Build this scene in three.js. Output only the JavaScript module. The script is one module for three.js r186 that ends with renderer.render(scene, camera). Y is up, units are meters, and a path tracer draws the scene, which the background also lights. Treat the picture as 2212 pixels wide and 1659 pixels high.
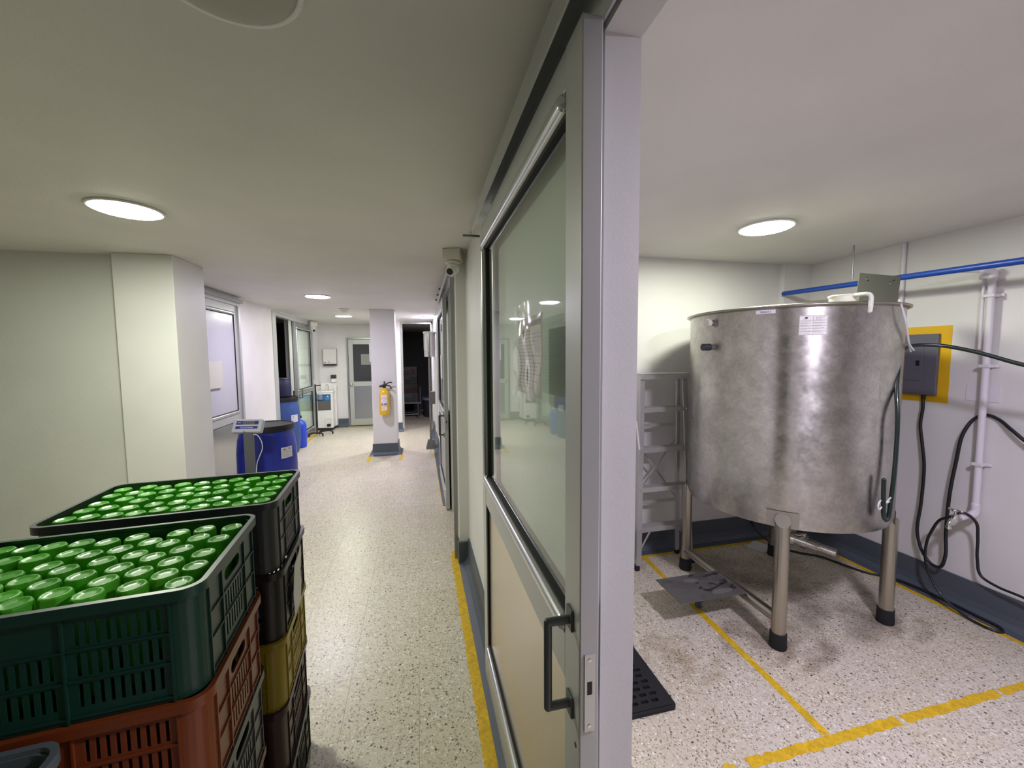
import * as THREE from 'three';
import { RoundedBoxGeometry } from 'three/addons/geometries/RoundedBoxGeometry.js';
import { mergeGeometries, toCreasedNormals } from 'three/addons/utils/BufferGeometryUtils.js';
import { RectAreaLightUniformsLib } from 'three/addons/lights/RectAreaLightUniformsLib.js';

// ---------------------------------------------------------------- camera, light, exposure
const W = 2212, H = 1659, FPX = 860, EYE = 1.6;
const scene = new THREE.Scene();
scene.background = new THREE.Color(0x000000);
const camera = new THREE.PerspectiveCamera(THREE.MathUtils.radToDeg(2 * Math.atan(H / 2 / FPX)), W / H, 0.05, 60);
camera.position.set(0, EYE, 0);
{
  const p = THREE.MathUtils.degToRad(4.0), y = THREE.MathUtils.degToRad(13.1), r = THREE.MathUtils.degToRad(-0.45);
  const f = new THREE.Vector3(Math.sin(y) * Math.cos(p), -Math.sin(p), -Math.cos(y) * Math.cos(p));
  const rt = new THREE.Vector3(Math.cos(y), 0, Math.sin(y)), up = new THREE.Vector3().crossVectors(rt, f);
  camera.up.copy(up).multiplyScalar(Math.cos(r)).addScaledVector(rt, -Math.sin(r));
  camera.lookAt(f.x, EYE + f.y, f.z);
}
const renderer = new THREE.WebGLRenderer({ antialias: true });
renderer.toneMapping = THREE.LinearToneMapping;
renderer.toneMappingExposure = 8.6;
renderer.shadowMap.enabled = true;
RectAreaLightUniformsLib.init();
const CEIL = 2.36;
// ceiling lamps: x, z, colour, intensity, label
const GREENISH = 0xf4f7e4, VIOLET = 0xefe6ff, NEUTRAL = 0xfbf8f4;
const LAMPS = [
  [-1.425, -2.46, GREENISH, 22, 'lit round ceiling lamp in front of the near white column, over the crates'],
  [-1.2, -5.4, VIOLET, 18, 'lit round ceiling lamp over the middle of the corridor, nearest the blue barrels'],
  [-1.32, -7.84, GREENISH, 18, 'lit round ceiling lamp before the far door, beside the smoke detector'],
  [0.19, -7.87, VIOLET, 18, 'lit round ceiling lamp just in front of the dark doorway'],
  [2.04, -2.03, GREENISH, 11.5, 'lit round ceiling lamp right above the steel tank'],
  [1.6, -0.3, VIOLET, 30, 'lit round ceiling lamp of the tank room, the one nearest the entrance opening'],
];

// ---------------------------------------------------------------- helpers
let seed = 12345;
const rnd = () => { seed |= 0; seed = seed + 0x6D2B79F5 | 0; let t = Math.imul(seed ^ seed >>> 15, 1 | seed); t = t + Math.imul(t ^ t >>> 7, 61 | t) ^ t; return ((t ^ t >>> 14) >>> 0) / 4294967296; };
const rr = (a, b) => a + (b - a) * rnd();
const V = (x, y, z) => new THREE.Vector3(x, y, z);
function prep(g) {                                   // plain, non-indexed, position + normal + uv
  let q = g.index ? g.toNonIndexed() : g;
  for (const k of Object.keys(q.attributes)) if (!['position', 'normal', 'uv'].includes(k)) q.deleteAttribute(k);
  if (!q.attributes.normal) q.computeVertexNormals();
  if (!q.attributes.uv) q.setAttribute('uv', new THREE.Float32BufferAttribute(new Float32Array(q.attributes.position.count * 2), 2));
  q.morphAttributes = {}; q.clearGroups();
  return q;
}
function metreUV(g, ox = 0, oy = 0) {                // uv in metres by the dominant axis
  const q = prep(g), p = q.attributes.position, n = q.attributes.normal, u = q.attributes.uv;
  for (let i = 0; i < p.count; i++) {
    const ax = Math.abs(n.getX(i)), ay = Math.abs(n.getY(i)), az = Math.abs(n.getZ(i));
    if (ay >= ax && ay >= az) u.setXY(i, p.getX(i) + ox, p.getZ(i) + oy);
    else if (ax >= az) u.setXY(i, p.getZ(i) + ox, p.getY(i) + oy);
    else u.setXY(i, p.getX(i) + ox, p.getY(i) + oy);
  }
  return q;
}
const used = {};
function numbered(n) { const k = used[n] = (used[n] ?? -1) + 1; return k ? n + '_' + String(k).padStart(3, '0') : n; }
function join(gs) { gs = (Array.isArray(gs) ? gs : [gs]).map(prep); return gs.length > 1 ? mergeGeometries(gs) : gs[0]; }
function mesh(name, gs, mat, parent = scene, label) {
  const m = new THREE.Mesh(join(gs), mat);
  m.name = parent === scene ? numbered(name) : name; m.castShadow = m.receiveShadow = true;
  if (label) m.userData.label = label;
  parent.add(m); return m;
}
function thing(name, label, category, [x, y, z] = [0, 0, 0], turn = 0, group) {
  const o = new THREE.Group(); o.name = numbered(name); scene.add(o);
  o.position.set(x, y, z); o.rotation.y = turn; o.userData = { label, category };
  if (group) o.userData.group = group;
  return o;
}
function tag(o, label, category, group) { o.userData.label = label; o.userData.category = category; if (group) o.userData.group = group; return o; }
function struct(name, gs, mat, parent = scene) { const m = mesh(name, gs, mat, parent); if (parent === scene) m.userData.kind = 'structure'; return m; }
function structGroup(name, [x, y, z] = [0, 0, 0], turn = 0) { const o = new THREE.Group(); o.name = numbered(name); o.position.set(x, y, z); o.rotation.y = turn; o.userData.kind = 'structure'; scene.add(o); return o; }
function bx(x0, x1, y0, y1, z0, z1, r = 0) {
  const w = x1 - x0, h = y1 - y0, d = z1 - z0;
  const g = r > 0 ? new RoundedBoxGeometry(w, h, d, 2, Math.min(r, w / 2.01, h / 2.01, d / 2.01)) : new THREE.BoxGeometry(w, h, d);
  g.translate((x0 + x1) / 2, (y0 + y1) / 2, (z0 + z1) / 2); return metreUV(g);
}
function cyl(r0, r1, h, seg = 24, open = false) { return prep(new THREE.CylinderGeometry(r1, r0, h, seg, 1, open)).translate(0, h / 2, 0); }   // base at 0, r0 below, r1 above
function rod(a, b, r, seg = 12, r2 = r) {
  a = V(...a); b = V(...b); const d = b.clone().sub(a), L = d.length();
  const g = cyl(r, r2, L, seg); g.applyQuaternion(new THREE.Quaternion().setFromUnitVectors(V(0, 1, 0), d.normalize())); return g.translate(a.x, a.y, a.z);
}
function lathe(pts, seg = 40) { return prep(new THREE.LatheGeometry(pts.map(p => new THREE.Vector2(p[0], p[1])), seg)); }
function crease(g, a = 0.6) { return prep(toCreasedNormals(prep(g), a)); }
function tube(pts, r, n = 80, seg = 8, closed = false) {
  const c = new THREE.CatmullRomCurve3(pts.map(p => V(...p)), closed, 'centripetal');
  const gs = [prep(new THREE.TubeGeometry(c, n, r, seg, closed))];
  if (!closed) for (const t of [0, 1]) { const s = new THREE.SphereGeometry(r, seg, 6); const p = c.getPoint(t); s.translate(p.x, p.y, p.z); gs.push(prep(s)); }
  return mergeGeometries(gs);
}
function poly(pts, depth, bevel = 0) {               // outline in x-y extruded along +z
  const s = new THREE.Shape(pts.map(p => new THREE.Vector2(p[0], p[1])));
  return metreUV(new THREE.ExtrudeGeometry(s, { depth, bevelEnabled: bevel > 0, bevelSize: bevel, bevelThickness: bevel, bevelSegments: 2, curveSegments: 8 }));
}
function rrShape(w, h, r, cx = 0, cy = 0, S = THREE.Shape) {
  const s = new S(), x = cx - w / 2, y = cy - h / 2;
  s.moveTo(x + r, y); s.lineTo(x + w - r, y); s.absarc(x + w - r, y + r, r, -Math.PI / 2, 0); s.lineTo(x + w, y + h - r); s.absarc(x + w - r, y + h - r, r, 0, Math.PI / 2);
  s.lineTo(x + r, y + h); s.absarc(x + r, y + h - r, r, Math.PI / 2, Math.PI); s.lineTo(x, y + r); s.absarc(x + r, y + r, r, Math.PI, Math.PI * 1.5); return s;
}
function ext(shape, depth, seg = 6) { return metreUV(new THREE.ExtrudeGeometry(shape, { depth, bevelEnabled: false, curveSegments: seg })); }
const flat = (g) => g.rotateX(-Math.PI / 2);         // x-y outline extruded +z becomes a slab in x-z rising +y (y -> -z)

// ---------------------------------------------------------------- textures
function tex(w, h, draw, o = {}) {
  const c = document.createElement('canvas'); c.width = w; c.height = h; draw(c.getContext('2d'), w, h);
  const t = new THREE.CanvasTexture(c); t.wrapS = t.wrapT = o.clamp ? THREE.ClampToEdgeWrapping : THREE.RepeatWrapping;
  if (!o.data) t.colorSpace = THREE.SRGBColorSpace;
  t.repeat.set(1 / (o.m ?? 1), 1 / (o.m2 ?? o.m ?? 1)); t.anisotropy = 8; return t;
}
function blob(c, x, y, r, sides, stretch, ang) {
  c.beginPath();
  for (let i = 0; i < sides; i++) { const a = i / sides * Math.PI * 2, q = r * rr(0.7, 1.15), px = Math.cos(a) * q * stretch, py = Math.sin(a) * q; const X = x + px * Math.cos(ang) - py * Math.sin(ang), Y = y + px * Math.sin(ang) + py * Math.cos(ang); i ? c.lineTo(X, Y) : c.moveTo(X, Y); }
  c.closePath(); c.fill();
}
function terrazzo(c, w) {
  c.fillStyle = '#cfc8b8'; c.fillRect(0, 0, w, w);
  const px = w / 1.2;                                // pixels per metre
  const put = (n, r0, r1, cols) => { for (let i = 0; i < n; i++) { const x = rnd() * w, y = rnd() * w, r = rr(r0, r1) * px, s = rr(1, 1.7), a = rnd() * 3.14, k = 5 + (rnd() * 3 | 0); c.fillStyle = cols[rnd() * cols.length | 0]; const keep = seed; for (const dx of [0, x < 40 ? w : x > w - 40 ? -w : 0]) for (const dy of [0, y < 40 ? w : y > w - 40 ? -w : 0]) { if ((dx === 0 && dy === 0) || dx || dy) { seed = keep; blob(c, x + dx, y + dy, r, k, s, a); } } } };
  put(9000, 0.0016, 0.0055, ['#beb5a0', '#d9d3c5', '#b9b09c', '#c6bca3', '#dfdbce', '#b2a993', '#d3ccbb']);
  put(4200, 0.0012, 0.0036, ['#a0957f', '#ae9f83', '#978c78', '#8f8673', '#a89b86']);
  put(1100, 0.0018, 0.005, ['#ece8de', '#f0ede5', '#e3ddd0']);
  put(2300, 0.001, 0.003, ['#6c645a', '#837867', '#57514a', '#74664f', '#8b7d63']);
  put(480, 0.0026, 0.0056, ['#5a544c', '#746c64', '#8f8678', '#4c4742', '#7c6f5c', '#857556']);
}
const T = {};
T.terrazzo = tex(2048, 2048, (c, w) => terrazzo(c, w), { m: 1.2 });
function noiseTex(w, base, amp, layers, o) {         // grey value noise, tiling
  return tex(w, w, (c) => {
    const d = c.createImageData(w, w), acc = new Float32Array(w * w);
    for (const [cells, k] of layers) {
      const g = Array.from({ length: cells * cells }, () => rnd() - 0.5);
      for (let y = 0; y < w; y++) for (let x = 0; x < w; x++) {
        const fx = x / w * cells, fy = y / w * cells, ix = fx | 0, iy = fy | 0, tx = fx - ix, ty = fy - iy, sx = tx * tx * (3 - 2 * tx), sy = ty * ty * (3 - 2 * ty);
        const a = g[iy * cells + ix], b = g[iy * cells + (ix + 1) % cells], e = g[(iy + 1) % cells * cells + ix], f = g[(iy + 1) % cells * cells + (ix + 1) % cells];
        acc[y * w + x] += k * ((a * (1 - sx) + b * sx) * (1 - sy) + (e * (1 - sx) + f * sx) * sy);
      }
    }
    for (let i = 0; i < w * w; i++) { const v = base + amp * acc[i]; d.data[i * 4] = v * (o.tint?.[0] ?? 1); d.data[i * 4 + 1] = v * (o.tint?.[1] ?? 1); d.data[i * 4 + 2] = v * (o.tint?.[2] ?? 1); d.data[i * 4 + 3] = 255; }
    c.putImageData(d, 0, 0);
  }, o);
}
T.plaster = noiseTex(512, 128, 110, [[16, 0.5], [64, 0.6], [128, 0.7], [256, 0.5]], { m: 0.5, data: true });
T.wallTone = noiseTex(512, 243, 14, [[4, 0.7], [13, 0.4]], { m: 2.2 });
T.steelTone = noiseTex(1024, 218, 44, [[5, 0.4], [11, 0.4], [29, 0.4], [90, 0.4]], { m: 1 });
T.steelRough = noiseTex(512, 165, 80, [[7, 0.6], [21, 0.5], [60, 0.4]], { m: 1, data: true });
T.brushH = tex(512, 512, (c, w) => { c.fillStyle = '#808080'; c.fillRect(0, 0, w, w); for (let i = 0; i < 5000; i++) { const v = 128 + rr(-40, 40) | 0; c.fillStyle = `rgba(${v},${v},${v},0.5)`; c.fillRect(rnd() * w, rnd() * w, rr(60, 300), 1); } }, { m: 0.3, data: true });
T.paint = noiseTex(512, 212, 60, [[9, 0.5], [31, 0.5], [120, 0.5]], { m: 0.4, tint: [1, 0.82, 0.14] });
// printed papers: lines of small strokes
function strokes(c, x, y, w, h, col = '#444', step = 9, size = 5) {
  c.fillStyle = col;
  for (let yy = y; yy < y + h; yy += step) { let xx = x; const end = x + w * rr(0.55, 1); while (xx < end) { const l = rr(3, 14) * size / 5; c.globalAlpha = rr(0.45, 0.9); c.fillRect(xx, yy, Math.min(l, end - xx), size * 0.55); xx += l + size * 0.8; } } c.globalAlpha = 1;
}
const paperTex = (w, h, draw, bg = '#e9e7e4') => tex(w, h, (c) => { c.fillStyle = bg; c.fillRect(0, 0, w, h); draw(c, w, h); }, { clamp: true });
T.form = paperTex(256, 180, (c, w, h) => { c.strokeStyle = '#555'; c.lineWidth = 2; c.strokeRect(4, 4, w - 8, h - 8); c.beginPath(); c.moveTo(w / 2, 4); c.lineTo(w / 2, h - 4); for (const y of [46, 70, 96, 120, 146]) { c.moveTo(4, y); c.lineTo(w - 4, y); } c.stroke(); c.fillStyle = '#333'; c.beginPath(); c.ellipse(64, 22, 15, 8, 0, 0, 7); c.fill(); strokes(c, 34, 34, 62, 8); strokes(c, 150, 14, 84, 26, '#333', 8); strokes(c, 12, 54, 100, 120, '#444', 12); strokes(c, 138, 54, 90, 120, '#555', 12); });
T.label = paperTex(160, 130, (c, w, h) => { c.fillStyle = '#555'; c.beginPath(); c.ellipse(44, 28, 14, 8, 0, 0, 7); c.ellipse(112, 24, 12, 6, 0, 0, 7); c.fill(); strokes(c, 14, 44, 128, 76, '#555', 10); }, '#d2d0d6');
T.tag = paperTex(256, 48, (c, w, h) => { c.fillStyle = '#3a3a44'; c.font = 'bold 30px sans-serif'; c.textAlign = 'center'; c.textBaseline = 'middle'; c.fillText('TANQUE 2', w / 2, h / 2 + 1); }, '#e6e4ee');
T.sheet = paperTex(256, 220, (c, w, h) => { c.fillStyle = '#8d8a84'; c.fillRect(16, 14, 224, 14); strokes(c, 16, 38, 222, 166, '#6d6a66', 10, 5); c.strokeStyle = '#8a8781'; c.lineWidth = 1.5; for (const y of [60, 110, 160]) { c.beginPath(); c.moveTo(12, y); c.lineTo(w - 12, y); c.stroke(); } }, '#c9c6bc');
T.plain = paperTex(128, 90, (c, w, h) => strokes(c, 12, 12, 100, 66, '#9a9aa0', 10, 4), '#d9d8dc');
T.scaleFace = paperTex(256, 128, (c, w, h) => {
  c.fillStyle = '#35327e'; c.fillRect(12, 8, 232, 50); c.fillRect(12, 76, 232, 40); c.fillStyle = '#cfc8b4'; c.fillRect(12, 62, 232, 10);
  c.fillStyle = '#6d7078'; c.fillRect(80, 12, 120, 42); c.fillStyle = '#4a4d55'; for (let i = 0; i < 5; i++) c.fillRect(92 + i * 21, 20, 13, 26);
  c.fillStyle = '#cfd0e4'; c.fillRect(24, 26, 34, 9); c.fillStyle = '#6f8fe0'; c.fillRect(60, 88, 90, 18); c.fillStyle = '#b9a878'; c.fillRect(150, 90, 46, 14);
}, '#b9bac8');
T.extinguisher = paperTex(128, 256, (c, w, h) => {
  c.fillStyle = '#efe8f2'; c.fillRect(6, 8, 116, 60); c.fillRect(6, 76, 116, 90); c.fillStyle = '#f3eee6'; c.fillRect(14, 186, 100, 62);
  strokes(c, 12, 16, 104, 46, '#5a4b96', 14, 8); strokes(c, 12, 84, 104, 50, '#6a5aa0', 10, 5); c.fillStyle = '#8a3f6e'; c.fillRect(12, 140, 40, 20); c.fillStyle = '#4f4a90'; c.fillRect(62, 140, 52, 20); strokes(c, 20, 194, 88, 46, '#3c3c3c', 11, 6);
}, '#e8b513');
T.wash = paperTex(256, 128, (c, w, h) => { c.fillStyle = '#2b5f93'; c.fillRect(0, 0, w, h); c.fillStyle = '#3f86bd'; c.beginPath(); c.ellipse(195, 70, 50, 46, 0, 0, 7); c.fill(); strokes(c, 66, 34, 90, 16, '#cfe0ee', 18, 9); strokes(c, 66, 66, 84, 40, '#a9c6de', 14, 6); c.fillStyle = '#e8f2f8'; c.beginPath(); c.ellipse(206, 36, 15, 14, 0, 0, 7); c.fill(); });
T.spots = tex(512, 512, (c, w) => { c.fillStyle = '#000'; c.fillRect(0, 0, w, w); for (let i = 0; i < 240; i++) { const a = rnd() * 6.28, q = Math.pow(rnd(), 0.8) * w * 0.42, g = c.createRadialGradient(0, 0, 0, 0, 0, 1); const v = rr(0.05, 0.22); g.addColorStop(0, `rgba(255,255,255,${v})`); g.addColorStop(1, 'rgba(255,255,255,0)'); c.save(); c.translate(w / 2 + Math.cos(a) * q, w / 2 + Math.sin(a) * q); const s = rr(8, 46); c.scale(s * rr(0.7, 1.6), s); c.fillStyle = g; c.beginPath(); c.arc(0, 0, 1, 0, 7); c.fill(); c.restore(); } }, { data: true, clamp: true });
T.wear = tex(256, 256, (c, w) => { c.fillStyle = '#a8a7a8'; c.fillRect(0, 0, w, w); for (let i = 0; i < 60; i++) { const v = rr(110, 190) | 0; c.fillStyle = `rgba(${v},${v},${v + 4},0.3)`; blob(c, rnd() * w, rnd() * w, rr(6, 34), 8, rr(1, 2), rnd() * 3); } for (let i = 0; i < 22; i++) { c.fillStyle = `rgba(58,50,62,0.55)`; blob(c, rr(120, 240), rr(10, 200), rr(3, 12), 7, rr(1.4, 3), rnd() * 3); } c.fillStyle = 'rgba(205,205,208,0.8)'; blob(c, 120, 60, 22, 9, 1.5, 0.5); blob(c, 190, 200, 26, 9, 1.8, -0.2); }, { clamp: true });

// ---------------------------------------------------------------- materials
const std = (color, roughness = 0.6, metalness = 0, o = {}) => new THREE.MeshStandardMaterial({ color, roughness, metalness, ...o });
const phys = (color, o) => new THREE.MeshPhysicalMaterial({ color, ...o });
const M = {
  tiles: [0, 1, 2].map((k) => std([0xffffff, 0xfbfaf6, 0xfffefa][k], 0.34, 0, { map: T.terrazzo })),
  grout: std(0xaea797, 0.9),
  wall: std(0xe9e8e6, 0.5, 0, { map: T.wallTone, bumpMap: T.plaster, bumpScale: 0.00022 }),
  greyWall: std(0xdcddd8, 0.6, 0, { map: T.wallTone, bumpMap: T.plaster, bumpScale: 0.0008 }),
  unlitWall: std(0x5a5b5a, 0.8),  // wall colour darkened to stand in for the shade of unlit rooms
  ceiling: std(0xe9e7e2, 0.6, 0, { map: T.wallTone, bumpMap: T.plaster, bumpScale: 0.0008 }),
  base: std(0x4e5660, 0.45), yellow: std(0xffffff, 0.55, 0, { map: T.paint }), yellowWall: std(0xe0b216, 0.5),
  alu: std(0xa3a6a8, 0.34, 0.75), aluPaint: std(0xbfc1bf, 0.38, 0.3), aluBright: std(0xc6c9c9, 0.26, 0.85), gasket: std(0x15161a, 0.7),
  steel: phys(0xd6d3cc, { roughness: 0.52, metalness: 1, map: T.steelTone, roughnessMap: T.steelRough, anisotropy: 0.75, anisotropyRotation: Math.PI / 2 }),
  tube: std(0xaaa69a, 0.3, 0.95), chrome: std(0xd8d8d4, 0.16, 1), dullSteel: std(0x8c8d86, 0.45, 0.8, { map: T.steelTone }),
  kick: phys(0xd2c8b4, { roughness: 0.24, metalness: 0.85, bumpMap: T.brushH, bumpScale: 0.0002, anisotropy: 0.6, anisotropyRotation: Math.PI / 2 }),
  kickFar: std(0xa9adb2, 0.3, 0.85, { bumpMap: T.plaster, bumpScale: 0.0012 }),
  kickMirror: std(0xa7a9ae, 0.17, 0.95, { bumpMap: T.plaster, bumpScale: 0.0003 }),
  glass: phys(0xf2fbf4, { roughness: 0.02, transmission: 1, thickness: 0, ior: 1.55 }),
  darkGlass: phys(0xc6cac8, { roughness: 0.05, transmission: 1, thickness: 0, ior: 1.5 }),
  frost: phys(0xe6e6f0, { roughness: 0.22, transmission: 0.35, thickness: 0, ior: 1.5 }),
  smoke: std(0x47494c, 0.12, 0, {}),  // opaque pane, its dark grey stands in for the dark room behind
  rubber: std(0x15161a, 0.75), black: std(0x0d0e10, 0.5), charcoal: std(0x30343a, 0.5), handle: std(0x545a5a, 0.4, 0.4),
  white: std(0xe8e8e4, 0.35), offWhite: std(0xd8d6ca, 0.5), whitePlastic: phys(0xf0f0e4, { roughness: 0.4, transmission: 0.25, thickness: 0 }),
  pvcBlue: std(0x1f4aa8, 0.32), whitePipe: std(0xdedbe2, 0.4), panelGrey: std(0x62626e, 0.5),
  hoseGreen: phys(0x07201a, { roughness: 0.3, clearcoat: 0.4 }), cable: phys(0x10131a, { roughness: 0.4, clearcoat: 0.2 }),
  tie: phys(0xf0f0f2, { roughness: 0.3, transmission: 0.35, thickness: 0 }),
  barrelBlue: phys(0x1c2c9c, { roughness: 0.42, clearcoat: 0.15 }), barrelDull: phys(0x2f4f8c, { roughness: 0.5 }), carboy: phys(0x2346c8, { roughness: 0.4 }), drumDark: std(0x10173c, 0.5),
  bottle: phys(0x3f9a26, { roughness: 0.38, clearcoat: 0.14, clearcoatRoughness: 0.14, specularIntensity: 0.45 }),
  ladder: std(0xbfc0be, 0.38, 0.6), extYellow: phys(0xe6bd10, { roughness: 0.3, clearcoat: 0.5 }),
  clear: phys(0xf4f6f4, { roughness: 0.06, transmission: 0.9, thickness: 0, ior: 1.45 }),
  sleeve: phys(0xffffff, { roughness: 0.08, transmission: 1, thickness: 0, ior: 1.45 }),
};
const crateMat = (c) => phys(c, { roughness: 0.42, clearcoat: 0.25, clearcoatRoughness: 0.3 });
M.crate = { green: crateMat(0x0d3a2d), grey: crateMat(0x3b3f42), orange: crateMat(0x7d3a15), black: crateMat(0x1c1a1c), yellow: crateMat(0xa08a14), maroon: crateMat(0x3a2020), slate: crateMat(0x43484c), pale: crateMat(0x5f6a6b), red: crateMat(0x5a1f1f) };
const paper = (t, o = {}) => std(0xffffff, 0.7, 0, { map: t, side: THREE.DoubleSide, ...o });

// ---------------------------------------------------------------- room shell
{
  const floor = struct('floor', bx(-4.2, 4.0, -0.12, -0.0015, -12.6, 3.2), M.grout);
  const P = 0.33, G = 0.0009, geos = [];
  for (let k = 0; k < 12; k++) geos.push(metreUV(new THREE.BoxGeometry(P - G, 0.0015, P - G).translate(0, -0.00075, 0), rr(0, 1.2), rr(0, 1.2)));
  const tiles = [], cam = new THREE.Vector3(0, EYE, 0);
  camera.updateMatrixWorld(); camera.updateProjectionMatrix();
  camera.aspect = W / H; camera.updateProjectionMatrix();
  for (let i = -13; i < 12; i++) for (let j = -29; j < 10; j++) {
    const x = -0.2 + i * P, z = -3.0 - 0.33 + (j + 10) * P + 0.165 - 0.0;
    if (x < -4.2 + P / 2 || x > 4.0 - P / 2 || z < -12.6 + P / 2 || z > 3.2 - P / 2) continue;
    const p = V(x, 0, z).project(camera), ahead = z < -0.2 || x > 0.4;
    const inView = ahead && Math.abs(p.x) < 1.08 && Math.abs(p.y) < 1.08 && p.z < 1 && p.z > -1;
    const room = (x > -2.3 && x < 0.42 && z < -0.9 && z > -9.9) || (x > 0.4 && x < 3.3 && z > -2.9);
    tiles.push({ x, z, k: inView && room ? 1 / Math.pow(V(x, 0, z).distanceTo(cam), 3) : 0, g: rnd() * 12 | 0, m: rnd() * 3 | 0, t: rnd() * 4 | 0 });
  }
  tiles.sort((a, b) => b.k - a.k);
  const rest = [];
  tiles.forEach((t, n) => {
    const g = geos[t.g];
    if (n < 295 && t.k > 0) { const m = new THREE.Mesh(g, M.tiles[t.m]); m.name = 'floor_tile'; m.position.set(t.x, 0, t.z); m.castShadow = m.receiveShadow = true; floor.add(m); }
    else rest.push(g.clone().translate(t.x, 0, t.z));
  });
  const r = mesh('floor_tiles', rest, M.tiles[0], floor); r.userData.kind = 'stuff';
  // dirt around the tank's feet and under it
  const st = (x, z, w, d, col, o) => { const g = prep(new THREE.PlaneGeometry(w, d)).rotateX(-Math.PI / 2).translate(x, 0.0006, z); mesh('floor_stain', g, new THREE.MeshStandardMaterial({ color: col, roughness: 0.6, alphaMap: T.spots, transparent: true, opacity: o, depthWrite: false }), floor).castShadow = false; };
  st(1.87, -1.72, 0.75, 0.55, 0x6b4a12, 0.85); st(2.35, -2.1, 1.5, 1.3, 0x4a3a26, 0.75); st(1.3, -1.75, 0.5, 0.5, 0x8a7426, 0.5); st(2.66, -1.72, 0.6, 0.5, 0x5a4420, 0.5);
}
struct('ceiling', bx(-4.2, 4.0, CEIL, CEIL + 0.12, -12.6, 3.2), M.ceiling);
const wall = (side, ...b) => struct('wall_' + side, bx(...b), M.wall);
// corridor, right side: the partition, its posts, the header over the opening
wall('partition', 0.35, 0.425, 0, CEIL, -3.0, -0.72);
struct('wall_header', bx(0.35, 0.425, 2.2, CEIL, -0.72, 0.1), M.wall);
wall('partition_front', 0.35, 0.425, 0, CEIL, 0.1, 3.2);
struct('wall_post', bx(0.275, 0.425, 0, CEIL, -3.08, -3.0), M.wall);
struct('wall_header', bx(0.30, 0.425, 2.2, CEIL, -4.1, -3.08), M.wall);
wall('corridor_right', 0.30, 0.425, 0, CEIL, -8.85, -4.1);
// tank room
wall('tank_back', 0.425, 3.42, 0, CEIL, -2.97, -2.85);
wall('tank_right', 3.3, 3.42, 0, CEIL, -2.85, 3.2);
wall('tank_pilaster', 3.02, 3.3, 0, CEIL, -2.85, -2.80);
wall('front', -4.2, 4.0, 0, CEIL, 3.08, 3.2);
// room behind the second sliding door
struct('wall_side_room', [bx(1.9, 2.0, 0, CEIL, -8.85, -2.97)], M.wall);
// corridor, left side
struct('wall_left_near', bx(-4.0, -2.1, 0, CEIL, -3.65, -3.53), M.greyWall);
struct('wall_left_side', bx(-4.2, -4.0, 0, CEIL, -3.65, 3.2), M.greyWall);
struct('wall_column', bx(-2.12, -1.745, 0, CEIL, -3.9, -3.46, 0.006), M.wall);
wall('left_return', -2.32, -2.12, 0, CEIL, -4.0, -3.65);
struct('wall_left_header', [bx(-2.32, -2.2, 2.3, CEIL, -5.75, -4.0)], M.wall);
wall('left_middle', -2.32, -2.2, 0, CEIL, -6.92, -5.75);
struct('wall_left_header', [bx(-2.32, -2.2, 2.34, CEIL, -9.3, -6.92)], M.wall);
wall('left_far', -2.36, -2.262, 0, CEIL, -9.79, -8.0);
wall('left_corner', -2.262, -2.2, 0, CEIL, -9.79, -9.3);
// rooms behind the left doors
struct('wall_store_left', [bx(-4.2, -4.1, 0, CEIL, -9.9, -3.65)], M.unlitWall);
struct('wall_store_divider', bx(-4.1, -2.32, 0, CEIL, -6.6, -6.5), M.unlitWall); struct('wall_store_end', bx(-4.1, -2.32, 0, CEIL, -9.79, -9.70), M.unlitWall);
// far end: wall with the far door, wall with the dark doorway
struct('wall_far', [bx(-4.2, -1.62, 0, CEIL, -9.91, -9.79), bx(-1.62, -0.62, 2.02, CEIL, -9.91, -9.79), bx(-0.75, -0.62, 0, 2.02, -9.91, -9.79)], M.wall);
wall('far_return', -0.75, -0.62, 0, CEIL, -9.79, -8.85);
struct('wall_dark_doorway', [bx(-0.62, -0.35, 0, CEIL, -8.95, -8.85), bx(-0.35, 0.30, 2.31, CEIL, -8.95, -8.85), bx(0.27, 0.425, 0, CEIL, -8.95, -8.85)], M.wall);
struct('wall_dark_room', [bx(-2.0, -1.9, 0, CEIL, -12.5, -9.91), bx(1.9, 2.0, 0, CEIL, -12.5, -8.85), bx(-2.0, 2.0, 0, CEIL, -12.6, -12.5), bx(-1.9, -0.75, 0, CEIL, -10.7, -10.6), bx(0.425, 1.9, 0, CEIL, -8.95, -8.85)], M.unlitWall);
// pillar in the corridor
{
  const g = structGroup('wall_pillar', [-0.5625, 0, -6.915]);
  mesh('shaft', bx(-0.19, 0.19, 0, CEIL, -0.175, 0.175, 0.01), M.wall, g);
  const c = new THREE.CylinderGeometry(1, 1, 1, 4);
  const pts = [[0.262, 0], [0.225, 0.02], [0.208, 0.05], [0.2, 0.19], [0.19, 0.192]];
  const gs = [];                                     // grey skirting, flared at the foot
  for (let i = 0; i < pts.length - 1; i++) {
    const [a, ya] = pts[i], [b, yb] = pts[i + 1], da = 0.015;
    const v = (r, y, sx, sz) => [sx * r, y, sz * (r - da)];
    const cn = [[-1, 1], [1, 1], [1, -1], [-1, -1]], pos = [];
    for (let k = 0; k < 4; k++) { const p = cn[k], q = cn[(k + 1) % 4], A = v(a, ya, ...p), B = v(a, ya, ...q), C = v(b, yb, ...q), D = v(b, yb, ...p); pos.push(...A, ...B, ...C, ...A, ...C, ...D); }
    const q = new THREE.BufferGeometry(); q.setAttribute('position', new THREE.Float32BufferAttribute(pos, 3)); q.computeVertexNormals(); gs.push(q);
  }
  mesh('skirting', gs, M.base, g);
}
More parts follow.
